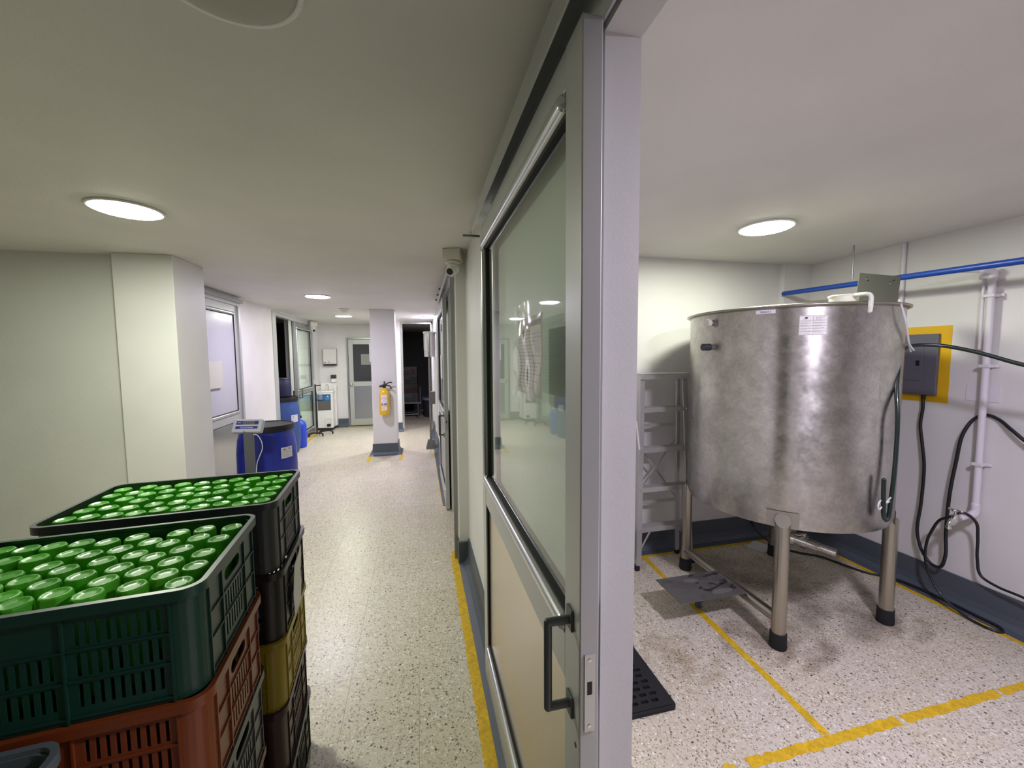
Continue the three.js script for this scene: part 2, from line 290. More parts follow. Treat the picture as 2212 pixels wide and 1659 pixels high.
// skirting with a cove at the floor: profile extruded along a wall
function skirting(side, len, at, turn, mat = M.base) {
  const p = [[0, 0], [0.085, 0], [0.085, 0.004], [0.045, 0.014], [0.022, 0.04], [0.014, 0.075], [0.012, 0.19], [0, 0.19]];
  const m = struct('baseboard_' + side, poly(p, len), mat); m.position.set(...at); m.rotation.y = turn; return m;
}
// local +x points away from the wall, +z along it
skirting('tank_back', 2.6, [0.425, 0, -2.85], -Math.PI / 2).scale.set(1, 1, -1);
skirting('tank_right', 5.9, [3.3, 0, -2.85], Math.PI).scale.set(1, 1, -1);
skirting('tank_partition', 2.05, [0.425, 0, -2.78], 0);
skirting('corridor_right', 2.28, [0.35, 0, -3.0], Math.PI).scale.set(1, 1, -1);
struct('baseboard_post', bx(0.262, 0.352, 0, 0.175, -3.075, -2.985, 0.008), M.base);
skirting('side_wall', 4.6, [0.30, 0, -8.84], Math.PI).scale.set(1, 1, -1);
skirting('far', 0.24, [-1.86, 0, -9.79], -Math.PI / 2).scale.set(1, 1, -1);
skirting('doorway', 0.27, [-0.62, 0, -8.85], -Math.PI / 2).scale.set(1, 1, -1);

// yellow floor lines with worn edges
function line(a, b, w, parts = 22, worn = 0.12) {
  const L = Math.hypot(b[0] - a[0], b[1] - a[1]), up = [], dn = [];
  for (let i = 0; i <= parts; i++) { const t = i / parts * L; up.push([t, w / 2 - (rnd() * worn * w)]); dn.unshift([t, -w / 2 + (rnd() * worn * w)]); }
  const m = struct('trim_' + (++line.n), flat(poly([...up, ...dn], 0.0012)), M.yellow);
  m.position.set(a[0], 0, a[1]); m.rotation.y = -Math.atan2(b[1] - a[1], b[0] - a[0]); return m;
}
line.n = 0;
line([1.10, -1.205], [1.16, -1.205], 0.05, 6, 0.3); line([1.22, -1.205], [2.0, -1.208], 0.052, 40, 0.22); line([2.03, -1.208], [2.62, -1.206], 0.05, 30, 0.2); line([2.64, -1.206], [3.2, -1.205], 0.045, 30, 0.25);
line([1.70, -2.73], [1.633, -1.232], 0.042, 40); line([1.68, -2.752], [3.18, -2.752], 0.04, 40); line([3.193, -2.72], [3.193, -1.0], 0.045, 40, 0.2);
line([0.243, -3.13], [0.243, -0.3], 0.07, 60, 0.1); line([0.236, -3.2], [0.236, -3.13], 0.03, 6);
line([0.222, -7.0], [0.228, -4.25], 0.042, 50);
line([-0.795, -6.95], [-0.80, -6.34], 0.07, 12); line([-0.315, -6.95], [-0.315, -6.34], 0.07, 12, 0.3); line([-0.76, -6.36], [-0.35, -6.36], 0.016, 20, 0.5);
line([-2.10, -7.4], [-2.135, -9.2], 0.06, 30); line([-1.58, -9.74], [-0.78, -9.74], 0.05, 20); line([-0.34, -9.78], [0.6, -9.74], 0.09, 20); line([-0.345, -8.78], [-0.28, -8.72], 0.06, 8, 0.5);

// ---------------------------------------------------------------- doors
// local frame: x along the leaf, y up, z = 0 the front face; built part by part
function leaf(g, { w, h, t, stile = 0.085, top = 0.09, mid = [0.905, 1.045], bot = 0.2, glass, kick, frame = M.aluPaint, bead = 0.038 }) {
  const y0 = 0.012;
  mesh('stile', bx(0, stile, y0, h, -t, 0, 0.003), frame, g); mesh('stile', bx(w - stile, w, y0, h, -t, 0, 0.003), frame, g);
  mesh('top_rail', bx(stile, w - stile, h - top, h, -t, -0.001, 0.003), frame, g);
  mesh('middle_rail', bx(stile, w - stile, mid[0], mid[1] - bead, -t, -0.001, 0.003), frame, g);
  mesh('bottom_rail', bx(stile, w - stile, y0, bot - bead, -t, -0.001, 0.003), frame, g);
  const x0 = stile, x1 = w - stile, B = (a, b, c, d) => bx(a, b, c, d, -t * 0.8, 0.013, bead * 0.42);
  mesh('glazing_bead', B(x0, x1, h - top - bead, h - top), M.aluBright, g); mesh('glazing_bead', B(x0, x1, mid[1] - bead, mid[1]), M.aluBright, g);
  mesh('glazing_bead', B(x0, x0 + bead, mid[1], h - top - bead), M.aluBright, g);
  mesh('glazing_bead', B(x0, x1, bot - bead, bot), M.aluBright, g);
  const ga = (a, b, c, d) => [bx(a, b, c, c + 0.007, -t * 0.7, -0.006), bx(a, b, d - 0.007, d, -t * 0.7, -0.006), bx(a, a + 0.007, c + 0.007, d - 0.007, -t * 0.7, -0.006), bx(b - 0.007, b, c + 0.007, d - 0.007, -t * 0.7, -0.006)];
  mesh('gasket', ga(x0 + bead, x1, mid[1], h - top - bead), M.gasket, g); mesh('gasket', ga(x0, x1, bot, mid[0]), M.gasket, g);
  const pane = mesh('glass_pane', prep(new THREE.PlaneGeometry(x1 - x0 - bead - 0.01, h - top - bead - mid[1] - 0.01)).translate((x0 + bead + x1) / 2, (mid[1] + h - top - bead) / 2, -t * 0.35), glass, g);
  mesh('kick_panel', bx(x0 + 0.007, x1 - 0.007, bot + 0.006, mid[0] - 0.006, -t * 0.5, -t * 0.35), kick, g);
  return pane;
}
function pull(g, x, y, dir, z = 0, hgt = 0.2, s = 1) {  // D-shaped pull handle, standing off by 5 cm along dir
  const o = z + dir * 0.05 * s, k = 0.0085 * s, ya = y - hgt / 2, yb = y + hgt / 2, ball = (yy) => prep(new THREE.SphereGeometry(k * 1.02, 12, 10)).translate(x, yy, o);
  const p = mesh('handle', [rod([x, ya, z], [x, ya, o], k, 12), rod([x, yb, z], [x, yb, o], k, 12), rod([x, ya, o], [x, yb, o], k, 14), ball(ya), ball(yb),
    bx(x - 0.015, x + 0.015, y - hgt / 2 - 0.025, y - hgt / 2 + 0.02, Math.min(z, z + dir * 0.006), Math.max(z, z + dir * 0.006), 0.002), bx(x - 0.015, x + 0.015, y + hgt / 2 - 0.02, y + hgt / 2 + 0.025, Math.min(z, z + dir * 0.006), Math.max(z, z + dir * 0.006), 0.002)], M.handle, g);
  return p;
}
function lockPlate(g, x, y, t) {                      // on the leaf's end face, x = the end
  const l = mesh('lock_plate', bx(x - 0.001, x + 0.0025, y - 0.08, y + 0.08, -t * 0.5 - 0.011, -t * 0.5 + 0.011, 0.001), M.aluBright, g);
  mesh('keyhole', bx(x + 0.0015, x + 0.0032, y - 0.002, y + 0.024, -t * 0.5 - 0.005, -t * 0.5 + 0.005), M.black, l);
  for (const dy of [-0.068, 0.068]) mesh('screw', rod([x + 0.002, y + dy, -t * 0.5], [x + 0.0035, y + dy, -t * 0.5], 0.004, 10), M.chrome, l);
}
{ // door_1: the near sliding leaf, slid open over the partition
  const g = structGroup('door_1', [0.29, 0, -1.89], -Math.PI / 2);
  leaf(g, { w: 1.205, h: 2.195, t: 0.04, stile: 0.082, top: 0.078, bot: 0.21, glass: M.glass, kick: M.kick });
  pull(g, 1.16, 0.975, 1, 0, 0.18); mesh('handle', bx(1.145, 1.175, 0.9, 1.1, -0.05, -0.04, 0.003), M.handle, g);
  lockPlate(g, 1.205, 0.94, 0.04);
  mesh('screw_hole', rod([1.185, 0.815, -0.001], [1.185, 0.815, 0.0006], 0.005, 12), M.black, g);
  // the rail it hangs from, under the ceiling, on brackets
  const rail = mesh('sliding_rail', [bx(-0.12, 2.1, 2.2, 2.262, -0.05, -0.045), bx(-0.12, 2.1, 2.256, 2.262, -0.045, 0.03), bx(-0.12, 2.1, 2.205, 2.256, 0.025, 0.03)], M.aluBright, g);
  mesh('rail_stop', bx(-0.135, -0.12, 2.192, 2.202, -0.06, 0.065), M.alu, rail);
}
{ // door_2: the far sliding leaf on the same side
  const g = structGroup('door_2', [0.24, 0, -5.28], -Math.PI / 2);
  leaf(g, { w: 1.18, h: 2.195, t: 0.04, stile: 0.082, top: 0.09, bot: 0.2, glass: M.glass, kick: M.kickFar });
  pull(g, 1.13, 0.89, 1); pull(g, 1.13, 0.89, -1, -0.04, 0.2, 0.7); lockPlate(g, 1.18, 0.92, 0.04);
  const rail = mesh('sliding_rail', [bx(-0.15, 2.2, 2.2, 2.262, -0.055, -0.045), bx(-0.15, 2.2, 2.256, 2.262, -0.045, 0.02), bx(-0.15, 2.2, 2.212, 2.256, 0.015, 0.02)], M.aluBright, g);
  for (const x of [0.3, 0.7, 1.1]) mesh('rail_bracket', [bx(x, x + 0.05, 2.262, 2.30, -0.055, 0.0, 0.004), rod([x + 0.025, 2.285, 0], [x + 0.025, 2.285, 0.03], 0.012)], M.dullSteel, rail);
  mesh('wall_jamb', bx(2.19, 2.2, 0, 2.2, -0.03, 0.0), M.alu, g);
}
{ // door_3: frosted leaf behind the scale, left
  const g = structGroup('door_3', [-2.2, 0, -4.0], Math.PI / 2);
  const w = 1.73;
  mesh('door_frame', [bx(w - 0.05, w, 0, 2.3, -0.1, 0.012, 0.003), bx(0, 0.05, 0, 2.3, -0.1, 0.012, 0.003), bx(0.05, w - 0.05, 2.25, 2.3, -0.1, 0.012, 0.003)], M.aluPaint, g);
  mesh('door_track', bx(0.05, w, 2.285, 2.325, 0.012, 0.05, 0.002), M.alu, g);
  const l = new THREE.Group(); l.name = 'door_leaf'; l.position.set(0.05, 0, -0.01); g.add(l);
  leaf(l, { w: w - 0.1, h: 2.25, t: 0.04, stile: 0.07, top: 0.08, mid: [0.82, 0.95], bot: 0.16, glass: M.frost, kick: M.kickMirror });
}
{ // door_4: store door, one leaf slid half open
  const g = structGroup('door_4', [-2.2, 0, -6.88], Math.PI / 2);
  const w = 2.42;
  mesh('door_frame', [bx(0, 0.16, 0, 2.34, -0.1, 0.01, 0.003), bx(w - 0.05, w, 0, 2.34, -0.1, 0.01, 0.003), bx(0.16, w - 0.05, 2.27, 2.34, -0.1, 0.01, 0.003)], M.aluPaint, g);
  const l = new THREE.Group(); l.name = 'door_leaf'; l.position.set(1.18, 0, -0.005); g.add(l);
  leaf(l, { w: 1.16, h: 2.27, t: 0.04, stile: 0.08, top: 0.09, mid: [0.9, 1.0], bot: 0.16, glass: M.glass, kick: M.glass, frame: M.alu });
  pull(l, 0.13, 0.93, 1, 0, 0.16);
  mesh('door_jamb', bx(0.98, 1.12, 0, 2.27, -0.062, -0.047, 0.003), M.aluPaint, g);
  mesh('handle', bx(1.06, 1.09, 0.78, 1.0, -0.047, -0.03, 0.003), M.black, g);
}
{ // door_5: the far door
  const g = structGroup('door_5', [-1.62, 0, -9.79]);
  mesh('door_frame', [bx(0, 0.035, 0, 2.055, -0.1, 0.015, 0.003), bx(0.835, 0.87, 0, 2.055, -0.1, 0.015, 0.003), bx(0.035, 0.835, 2.02, 2.055, -0.1, 0.015, 0.003)], M.alu, g);
  const F = std(0xc6c8c6, 0.4, 0.2);
  mesh('stile', bx(0.04, 0.14, 0.015, 2.015, -0.05, -0.005, 0.003), F, g); mesh('stile', bx(0.735, 0.83, 0.015, 2.015, -0.05, -0.005, 0.003), F, g);
  for (const [a, b] of [[0.015, 0.17], [0.93, 1.04], [1.9, 2.015]]) mesh('rail', bx(0.14, 0.735, a, b, -0.05, -0.005, 0.003), F, g);
  mesh('window_pane', bx(0.142, 0.733, 1.042, 1.898, -0.035, -0.028), M.smoke, g);
  mesh('kick_panel', bx(0.142, 0.733, 0.172, 0.928, -0.035, -0.025), M.kickFar, g);
  const k = mesh('knob', lathe([[0, 0], [0.032, 0], [0.032, 0.006], [0.012, 0.01], [0.012, 0.03], [0.03, 0.042], [0.032, 0.055], [0.022, 0.068], [0, 0.07]], 20).rotateX(Math.PI / 2).translate(0.09, 0.98, -0.005), M.chrome, g);
}
{ // the dark doorway's frame
  const g = structGroup('door_6', [0, 0, -8.85]);
  mesh('door_frame', [bx(-0.375, -0.33, 0, 2.345, -0.11, 0.015, 0.003), bx(0.255, 0.275, 0, 2.345, -0.11, 0.015, 0.003), bx(-0.33, 0.255, 2.305, 2.345, -0.11, 0.015, 0.003)], M.aluBright, g);
}

// ---------------------------------------------------------------- ceiling lamps
function lamp(x, z, label, on, color, intensity) {
  const t = thing('ceiling_lamp', label, 'ceiling lamp', [x, CEIL, z]);
  mesh('rim', lathe([[0.136, 0], [0.152, 0], [0.1525, -0.006], [0.149, -0.0105], [0.140, -0.011], [0.1375, -0.008]], 56), M.white, t);
  mesh('diffuser', lathe([[0, -0.0185], [0.1, -0.0175], [0.128, -0.0155], [0.1375, -0.011], [0.1375, -0.001]], 56), on ? std(0xffffff, 0.5, 0, { emissive: color, emissiveIntensity: 5, side: THREE.DoubleSide }) : std(0xb5b2a8, 0.5, 0, { side: THREE.DoubleSide }), t);
  if (on) { const l = new THREE.RectAreaLight(color, intensity * 1.5, 0.192, 0.192); l.position.set(x, CEIL - 0.0205, z); l.rotation.x = -Math.PI / 2; scene.add(l); l.name = numbered('lamp_light'); }
  return t;
}
for (const [x, z, c, i, l] of LAMPS) lamp(x, z, l, true, c, i);
lamp(-0.36, -0.92, 'unlit round ceiling panel overhead, nearest of all, with a thin dark rim', false);

// ---------------------------------------------------------------- steel tank
{
  const cx = 2.295, cz = -2.11, R = 0.555;
  const t = thing('storage_tank', 'large open stainless steel tank standing on tubular legs in the tank room', 'tank', [cx, 0, cz]);
  const shellG = lathe([[0.04, 0.625], [0.3, 0.632], [0.52, 0.645], [0.545, 0.655], [R, 0.685], [R, 1.0], [R, 1.4], [R, 1.848], [R - 0.003, 1.848], [R - 0.004, 0.69], [0.5, 0.652], [0.04, 0.632]], 128);
  { const u = shellG.attributes.uv; for (let i = 0; i < u.count; i++) u.setXY(i, u.getX(i) * 3.5, shellG.attributes.position.getY(i)); }
  const shell = mesh('shell', crease(shellG, 0.5), M.steel, t);
  mesh('rim', lathe([[R - 0.004, 1.845], [R + 0.004, 1.841], [R + 0.022, 1.848], [R + 0.0225, 1.857], [R + 0.006, 1.862], [R - 0.004, 1.862], [R - 0.004, 1.845]], 128), M.tube, t);
  // a leg at each corner: tube, welded plate, rubber boot
  const feet = [[-0.408, 0.407, 0.71], [0.369, 0.392, 0.66], [-0.377, -0.398, 0.66], [0.418, -0.407, 0.66]];
  for (const [fx, fz, top] of feet) {
    const a = Math.atan2(fz, fx), rr0 = Math.hypot(fx, fz) + 0.012, X = Math.cos(a) * rr0, Z = Math.sin(a) * rr0;
    const g = prep(new THREE.CylinderGeometry(0.0355, 0.0355, top - 0.02, 28, 1)).translate(0, (top + 0.02) / 2, 0), p = g.attributes.position;
    for (let i = 0; i < p.count; i++) if (p.getY(i) > top - 0.01) p.setY(i, top + 0.0 - 0.03 * ((p.getX(i) * Math.cos(a) + p.getZ(i) * Math.sin(a)) / 0.0355));
    g.translate(X, 0, Z); g.computeVertexNormals();
    const leg = mesh('leg', crease(g, 0.6), M.tube, t);
    mesh('rubber_foot', lathe([[0, 0], [0.040, 0], [0.043, 0.006], [0.0405, 0.085], [0.037, 0.088], [0.0358, 0.085]], 28).translate(X, 0, Z), M.rubber, leg);
    const pl = prep(new THREE.CylinderGeometry(R + 0.0045, R + 0.0045, 0.085, 12, 1, true, Math.PI / 2 - a - 0.135, 0.27)).translate(0, top - 0.004, 0);
    mesh('weld_plate', pl, new THREE.MeshStandardMaterial({ color: 0xa9a59c, roughness: 0.4, metalness: 0.9, side: THREE.DoubleSide }), leg);
  }
  mesh('stretcher', rod([-0.415, 0.155, 0.40], [-0.385, 0.145, -0.395], 0.030, 20), M.tube, t);
  // worn step plate carried by the stretcher
  { const g = bx(-0.87, -0.42, 0.178, 0.182, -0.05, 0.205), u = g.attributes.uv, p = g.attributes.position; for (let i = 0; i < p.count; i++) u.setXY(i, (p.getX(i) + 0.87) / 0.45, (0.205 - p.getZ(i)) / 0.255); mesh('step_plate', g, std(0xb4b2ae, 0.5, 0.55, { map: T.wear }), t, 'worn grey step plate with scratched dark stains'); }
  mesh('step_support', bx(-0.62, -0.59, 0.0, 0.178, 0.0, 0.03, 0.004), std(0x4d5a68, 0.5, 0.3), t);
  // outlet: pipe, valve with handle, nozzle
  const v = mesh('valve', [rod([0, 0.63, 0], [0, 0.47, 0], 0.03, 20), crease(tube([[0, 0.48, 0], [0.0, 0.44, 0.01], [0.02, 0.42, 0.05], [0.04, 0.41, 0.09]], 0.03, 20, 16), 1), rod([0.03, 0.412, 0.07], [0.10, 0.40, 0.2], 0.029, 20), rod([0.035, 0.41, 0.075], [0.045, 0.408, 0.092], 0.044, 20), rod([0.06, 0.407, 0.12], [0.075, 0.405, 0.15], 0.042, 6)], M.chrome, t);
  mesh('valve_nozzle', lathe([[0.020, 0], [0.026, 0], [0.026, 0.012], [0.0235, 0.014], [0.0235, 0.09], [0.021, 0.09], [0.020, 0]], 24).applyQuaternion(new THREE.Quaternion().setFromUnitVectors(V(0, 1, 0), V(0.07, -0.012, 0.13).normalize())).translate(0.10, 0.40, 0.2), M.chrome, v);
  mesh('valve_handle', [rod([0.065, 0.43, 0.135], [0.065, 0.46, 0.135], 0.008), bx(0.0, 0.075, 0.455, 0.463, 0.125, 0.147, 0.003)], M.chrome, v);
  // sockets on the shell
  const out = (aDeg, y, r) => { const a = THREE.MathUtils.degToRad(aDeg); return [Math.cos(a) * r, y, Math.sin(a) * r]; };
  const s1 = mesh('socket', [rod(out(178, 1.79, R - 0.01), out(178, 1.79, R + 0.03), 0.018, 18)], M.tube, t); mesh('socket_cap', rod(out(178, 1.79, R + 0.024), out(178, 1.79, R + 0.05), 0.024, 8), M.offWhite, s1);
  const s2 = mesh('socket', [rod(out(178, 1.645, R - 0.01), out(178, 1.645, R + 0.03), 0.016, 18)], M.tube, t); mesh('socket_plug', rod(out(178, 1.645, R + 0.02), out(178, 1.645, R + 0.07), 0.021, 18), M.charcoal, s2);
  // papers stuck on the shell (curved)
  const stick = (a0, a1, y0, y1, tx) => { const g = prep(new THREE.CylinderGeometry(R + 0.0012, R + 0.0012, y1 - y0, 10, 1, true, THREE.MathUtils.degToRad(90 - a0), THREE.MathUtils.degToRad(a0 - a1))).translate(0, (y0 + y1) / 2, 0); return mesh('label', g, paper(tx), t); };
  stick(151.5, 142.0, 1.818, 1.838, T.tag); stick(131.3, 118.8, 1.697, 1.797, T.form);
  // bracket on the rim that carried a mixer: tilted plate on a clamp arm
  const bq = new THREE.Matrix4().makeRotationFromEuler(new THREE.Euler(-0.32, -0.55, -0.2, 'YXZ')).setPosition(0.275, 1.948, 0.33);
  const sh = new THREE.Shape([new THREE.Vector2(-0.095, -0.11), new THREE.Vector2(0.095, -0.11), new THREE.Vector2(0.095, 0.11), new THREE.Vector2(-0.095, 0.11)]);
  for (const [hx, hy] of [[-0.06, 0.08], [-0.052, 0.065], [0.066, 0.08], [0.052, 0.063], [0.048, -0.075], [0.06, -0.088]]) { const h = new THREE.Path(); h.absarc(hx, hy, 0.0055, 0, Math.PI * 2, true); sh.holes.push(h); }
  const br = mesh('mixer_bracket', [ext(sh, 0.008, 6).applyMatrix4(bq)], std(0x57584f, 0.6, 0.3), t, 'flat grey steel bracket plate with bolt holes above the rim');
  mesh('bracket_arm', [bx(0.40, 0.47, 1.84, 1.98, 0.22, 0.29, 0.004), rod([0.46, 1.965, 0.24], [0.52, 1.965, 0.24], 0.025, 18), bx(0.38, 0.50, 1.80, 1.816, 0.16, 0.26, 0.003)], M.tube, br);
}
// jug hooked on the rim
{
  const t = thing('measuring_jug', 'white plastic jug hooked by its handle over the rim of the steel tank', 'jug', [2.165, 1.752, -1.655]);
  mesh('body', lathe([[0.0, 0.0], [0.05, 0.0], [0.054, 0.006], [0.062, 0.14], [0.066, 0.142], [0.0655, 0.15], [0.060, 0.148], [0.051, 0.012], [0, 0.010]], 40), M.whitePlastic, t);
  mesh('handle', [crease(tube([[-0.005, 0.142, 0.055], [-0.004, 0.143, 0.09], [-0.002, 0.134, 0.128], [-0.002, 0.09, 0.133], [-0.003, 0.055, 0.131]], 0.010, 30, 10), 1), bx(-0.022, 0.014, 0.134, 0.148, 0.055, 0.125, 0.005)], M.whitePlastic, t);
}
// clear ties
tag(mesh('plastic_tie', [tube([[2.385, 1.866, -1.545], [2.44, 1.77, -1.55], [2.55, 1.66, -1.60], [2.60, 1.61, -1.62]], 0.0055, 30, 6), tube([[2.387, 1.866, -1.546], [2.43, 1.766, -1.545], [2.54, 1.655, -1.593], [2.598, 1.615, -1.605]], 0.004, 30, 6)], M.tie), 'clear plastic tie stretched from the tank rim down to the green hose', 'tie');
tag(mesh('plastic_tie', [tube([[2.347, 0.83, -1.535], [2.302, 0.84, -1.525], [2.282, 0.82, -1.52], [2.292, 0.795, -1.522], [2.312, 0.81, -1.522], [2.342, 0.84, -1.518], [2.372, 0.86, -1.52]], 0.004, 40, 6), tube([[2.332, 0.83, -1.515], [2.382, 0.835, -1.528], [2.442, 0.833, -1.56]], 0.004, 20, 6)], M.tie), 'white plastic tie knotted round the foot of the green hose', 'tie');
// green hose
tag(mesh('garden_hose', tube([[2.90, 1.50, -1.18], [2.86, 1.535, -1.31], [2.80, 1.605, -1.47], [2.74, 1.64, -1.58], [2.66, 1.64, -1.65], [2.57, 1.60, -1.645], [2.49, 1.53, -1.60], [2.43, 1.42, -1.565], [2.395, 1.27, -1.53], [2.395, 1.1, -1.528], [2.385, 0.95, -1.525], [2.365, 0.82, -1.52], [2.355, 0.76, -1.518], [2.34, 0.735, -1.516], [2.325, 0.75, -1.518], [2.317, 0.83, -1.52], [2.315, 0.95, -1.523]], 0.0102, 160, 12), M.hoseGreen), 'dark green hose arching beside the tank and hooked back at its foot', 'hose');

// ---------------------------------------------------------------- right wall of the tank room
{
  const X = 3.3;
  struct('trim_20', bx(X - 0.0015, X, 1.275, 1.775, -2.36, -1.84), M.yellowWall);
  const t = thing('electrical_panel', 'grey electrical panel box framed by a yellow painted border', 'panel', [X - 0.002, 1.32, -2.085]);
  mesh('box', bx(-0.022, 0, 0, 0.405, -0.19, 0.19, 0.004), M.panelGrey, t);
  const d = mesh('door', bx(-0.026, -0.022, 0.095, 0.325, -0.13, 0.115, 0.002), M.panelGrey, t);
  mesh('latch', bx(-0.030, -0.026, 0.195, 0.23, 0.08, 0.1, 0.002), M.black, d);
  mesh('cable_gland', rod([-0.012, 0.0, 0.125], [-0.012, -0.03, 0.125], 0.011, 12), M.black, t);
  tag(mesh('conduit_pipe', rod([X - 0.014, 1.76, -2.12], [X - 0.014, CEIL - 0.001, -2.12], 0.0125, 14), M.whitePipe), 'thin white conduit dropping from the ceiling to the grey electrical panel', 'conduit');
  const w = thing('water_pipe', 'white vertical water pipe clamped to the wall, tap at its foot', 'pipe', [X - 0.042, 0, -1.655]);
  mesh('riser', rod([0, 0.63, 0], [0, 2.06, 0], 0.0165, 18), M.whitePipe, w);
  mesh('riser', rod([0.01, 1.62, -0.04], [0.01, 2.06, -0.04], 0.008, 12), M.whitePipe, w);
  mesh('elbow', [tube([[0, 2.02, 0], [0, 2.055, 0], [-0.02, 2.075, -0.005], [-0.06, 2.078, -0.012]], 0.0205, 20, 14), bx(-0.012, 0.02, 2.03, 2.07, -0.055, 0.0, 0.006)], M.whitePipe, w);
  mesh('branch', rod([-0.05, 2.077, -0.012], [-0.225, 2.085, -0.12], 0.0145, 14, 0.010), M.whitePipe, w);
  for (const y of [0.93, 1.52, 1.93]) mesh('clamp', [bx(-0.022, 0.034, y - 0.009, y + 0.009, -0.024, 0.024, 0.003), bx(0.028, 0.041, y - 0.009, y + 0.009, -0.032, 0.04, 0.002)], M.whitePipe, w);
  mesh('elbow', [tube([[0, 0.68, 0], [0, 0.64, 0], [-0.012, 0.622, 0], [-0.05, 0.618, 0]], 0.021, 20, 14), tube([[0, 0.64, 0], [-0.06, 0.618, 0], [-0.115, 0.612, 0]], 0.0165, 16, 12)], M.whitePipe, w);
  const tap = mesh('tap', [rod([-0.11, 0.612, 0], [-0.175, 0.612, 0], 0.012, 14), rod([-0.135, 0.612, 0], [-0.15, 0.612, 0], 0.018, 6), rod([-0.165, 0.60, 0], [-0.165, 0.635, 0], 0.015, 14), tube([[-0.165, 0.612, 0], [-0.195, 0.605, 0], [-0.212, 0.585, 0], [-0.214, 0.565, 0]], 0.010, 20, 12), rod([-0.214, 0.573, 0], [-0.214, 0.556, 0], 0.0135, 14)], M.chrome, w);
  mesh('tap_handle', [rod([-0.165, 0.635, 0], [-0.165, 0.662, 0], 0.005, 10), rod([-0.165, 0.664, -0.028], [-0.165, 0.664, 0.028], 0.0048, 10), rod([-0.19, 0.664, 0], [-0.14, 0.664, 0], 0.0048, 10), prep(new THREE.SphereGeometry(0.007, 10, 8)).translate(-0.165, 0.664, 0.028), prep(new THREE.SphereGeometry(0.007, 10, 8)).translate(-0.165, 0.664, -0.028)], M.chrome, tap);
  tag(mesh('cover_plate', bx(X - 0.004, X, 1.305, 1.402, -1.755, -1.605, 0.0015), M.whitePipe), 'blank square cover plate on the wall behind the white water pipe', 'cover');
}
{
  const t = thing('supply_pipe', 'long blue plastic pipe running above the tank towards the back wall', 'pipe', [3.0, 2.106, -2.79]);
  mesh('tube', lathe([[0.0, 0], [0.0165, 0], [0.0185, 0.003], [0.0185, 4.3], [0, 4.3]], 24).rotateX(Math.PI / 2).rotateX(0.031), M.pvcBlue, t);
  mesh('pipe_hanger', [rod([0, -0.07, 2.6], [0, 0.253, 2.6], 0.006, 10), tube([[-0.022, -0.08, 2.6], [0, -0.105, 2.6], [0.022, -0.08, 2.6], [0, -0.058, 2.6]], 0.004, 24, 6, true)], M.alu, t);
  mesh('pipe_hanger', [rod([0, 0.02, 0.55], [0, 0.253, 0.55], 0.005, 10)], M.alu, t);
}
// black cables
tag(mesh('power_cable', tube([[3.283, 1.292, -1.96], [3.28, 1.24, -1.955], [3.275, 1.12, -1.96], [3.27, 0.99, -1.94], [3.265, 0.85, -1.92], [3.26, 0.6, -1.92], [3.25, 0.40, -1.925], [3.24, 0.29, -1.89], [3.23, 0.225, -1.83], [3.23, 0.225, -1.785], [3.235, 0.30, -1.765], [3.24, 0.46, -1.772], [3.245, 0.70, -1.77], [3.25, 0.93, -1.752], [3.26, 1.10, -1.735], [3.286, 1.20, -1.70], [3.2885, 1.228, -1.65], [3.286, 1.21, -1.60], [3.26, 1.16, -1.53], [3.25, 1.10, -1.46], [3.24, 1.0, -1.3]], 0.0092, 200, 10), M.cable), 'black cable hanging from the electrical panel, looping up behind the white pipe', 'cable');
tag(mesh('power_cable', tube([[3.22, 0.225, -1.30], [3.225, 0.245, -1.42], [3.235, 0.245, -1.53], [3.24, 0.27, -1.60], [3.235, 0.37, -1.618], [3.22, 0.50, -1.615], [3.19, 0.60, -1.614], [3.16, 0.642, -1.655], [3.13, 0.60, -1.70], [3.14, 0.56, -1.75], [3.16, 0.46, -1.80], [3.19, 0.38, -1.835], [3.19, 0.28, -1.84], [3.185, 0.18, -1.815], [3.175, 0.09, -1.75], [3.17, 0.03, -1.66], [3.17, 0.0085, -1.58], [3.17, 0.0085, -1.51], [3.20, 0.0085, -1.475], [3.228, 0.016, -1.50], [3.235, 0.018, -1.6], [3.24, 0.022, -1.75], [3.235, 0.022, -1.92], [3.21, 0.012, -2.06], [3.14, 0.0085, -2.13], [3.09, 0.0085, -2.25], [3.04, 0.0085, -2.40], [2.93, 0.0085, -2.5], [2.87, 0.009, -2.60], [2.845, 0.03, -2.735], [2.81, 0.10, -2.812], [2.78, 0.18, -2.826], [2.72, 0.22, -2.835]], 0.0076, 260, 8), M.cable), 'black cable draped over the tap and looped along the floor under the tank', 'cable');
tag(mesh('paper_sheet', metreUV(new THREE.BoxGeometry(0.17, 0.0012, 0.14)).rotateY(0.42).translate(2.722, 0.0016, -2.665), paper(T.plain)), 'loose white paper sheet lying on the floor under the tank', 'paper');

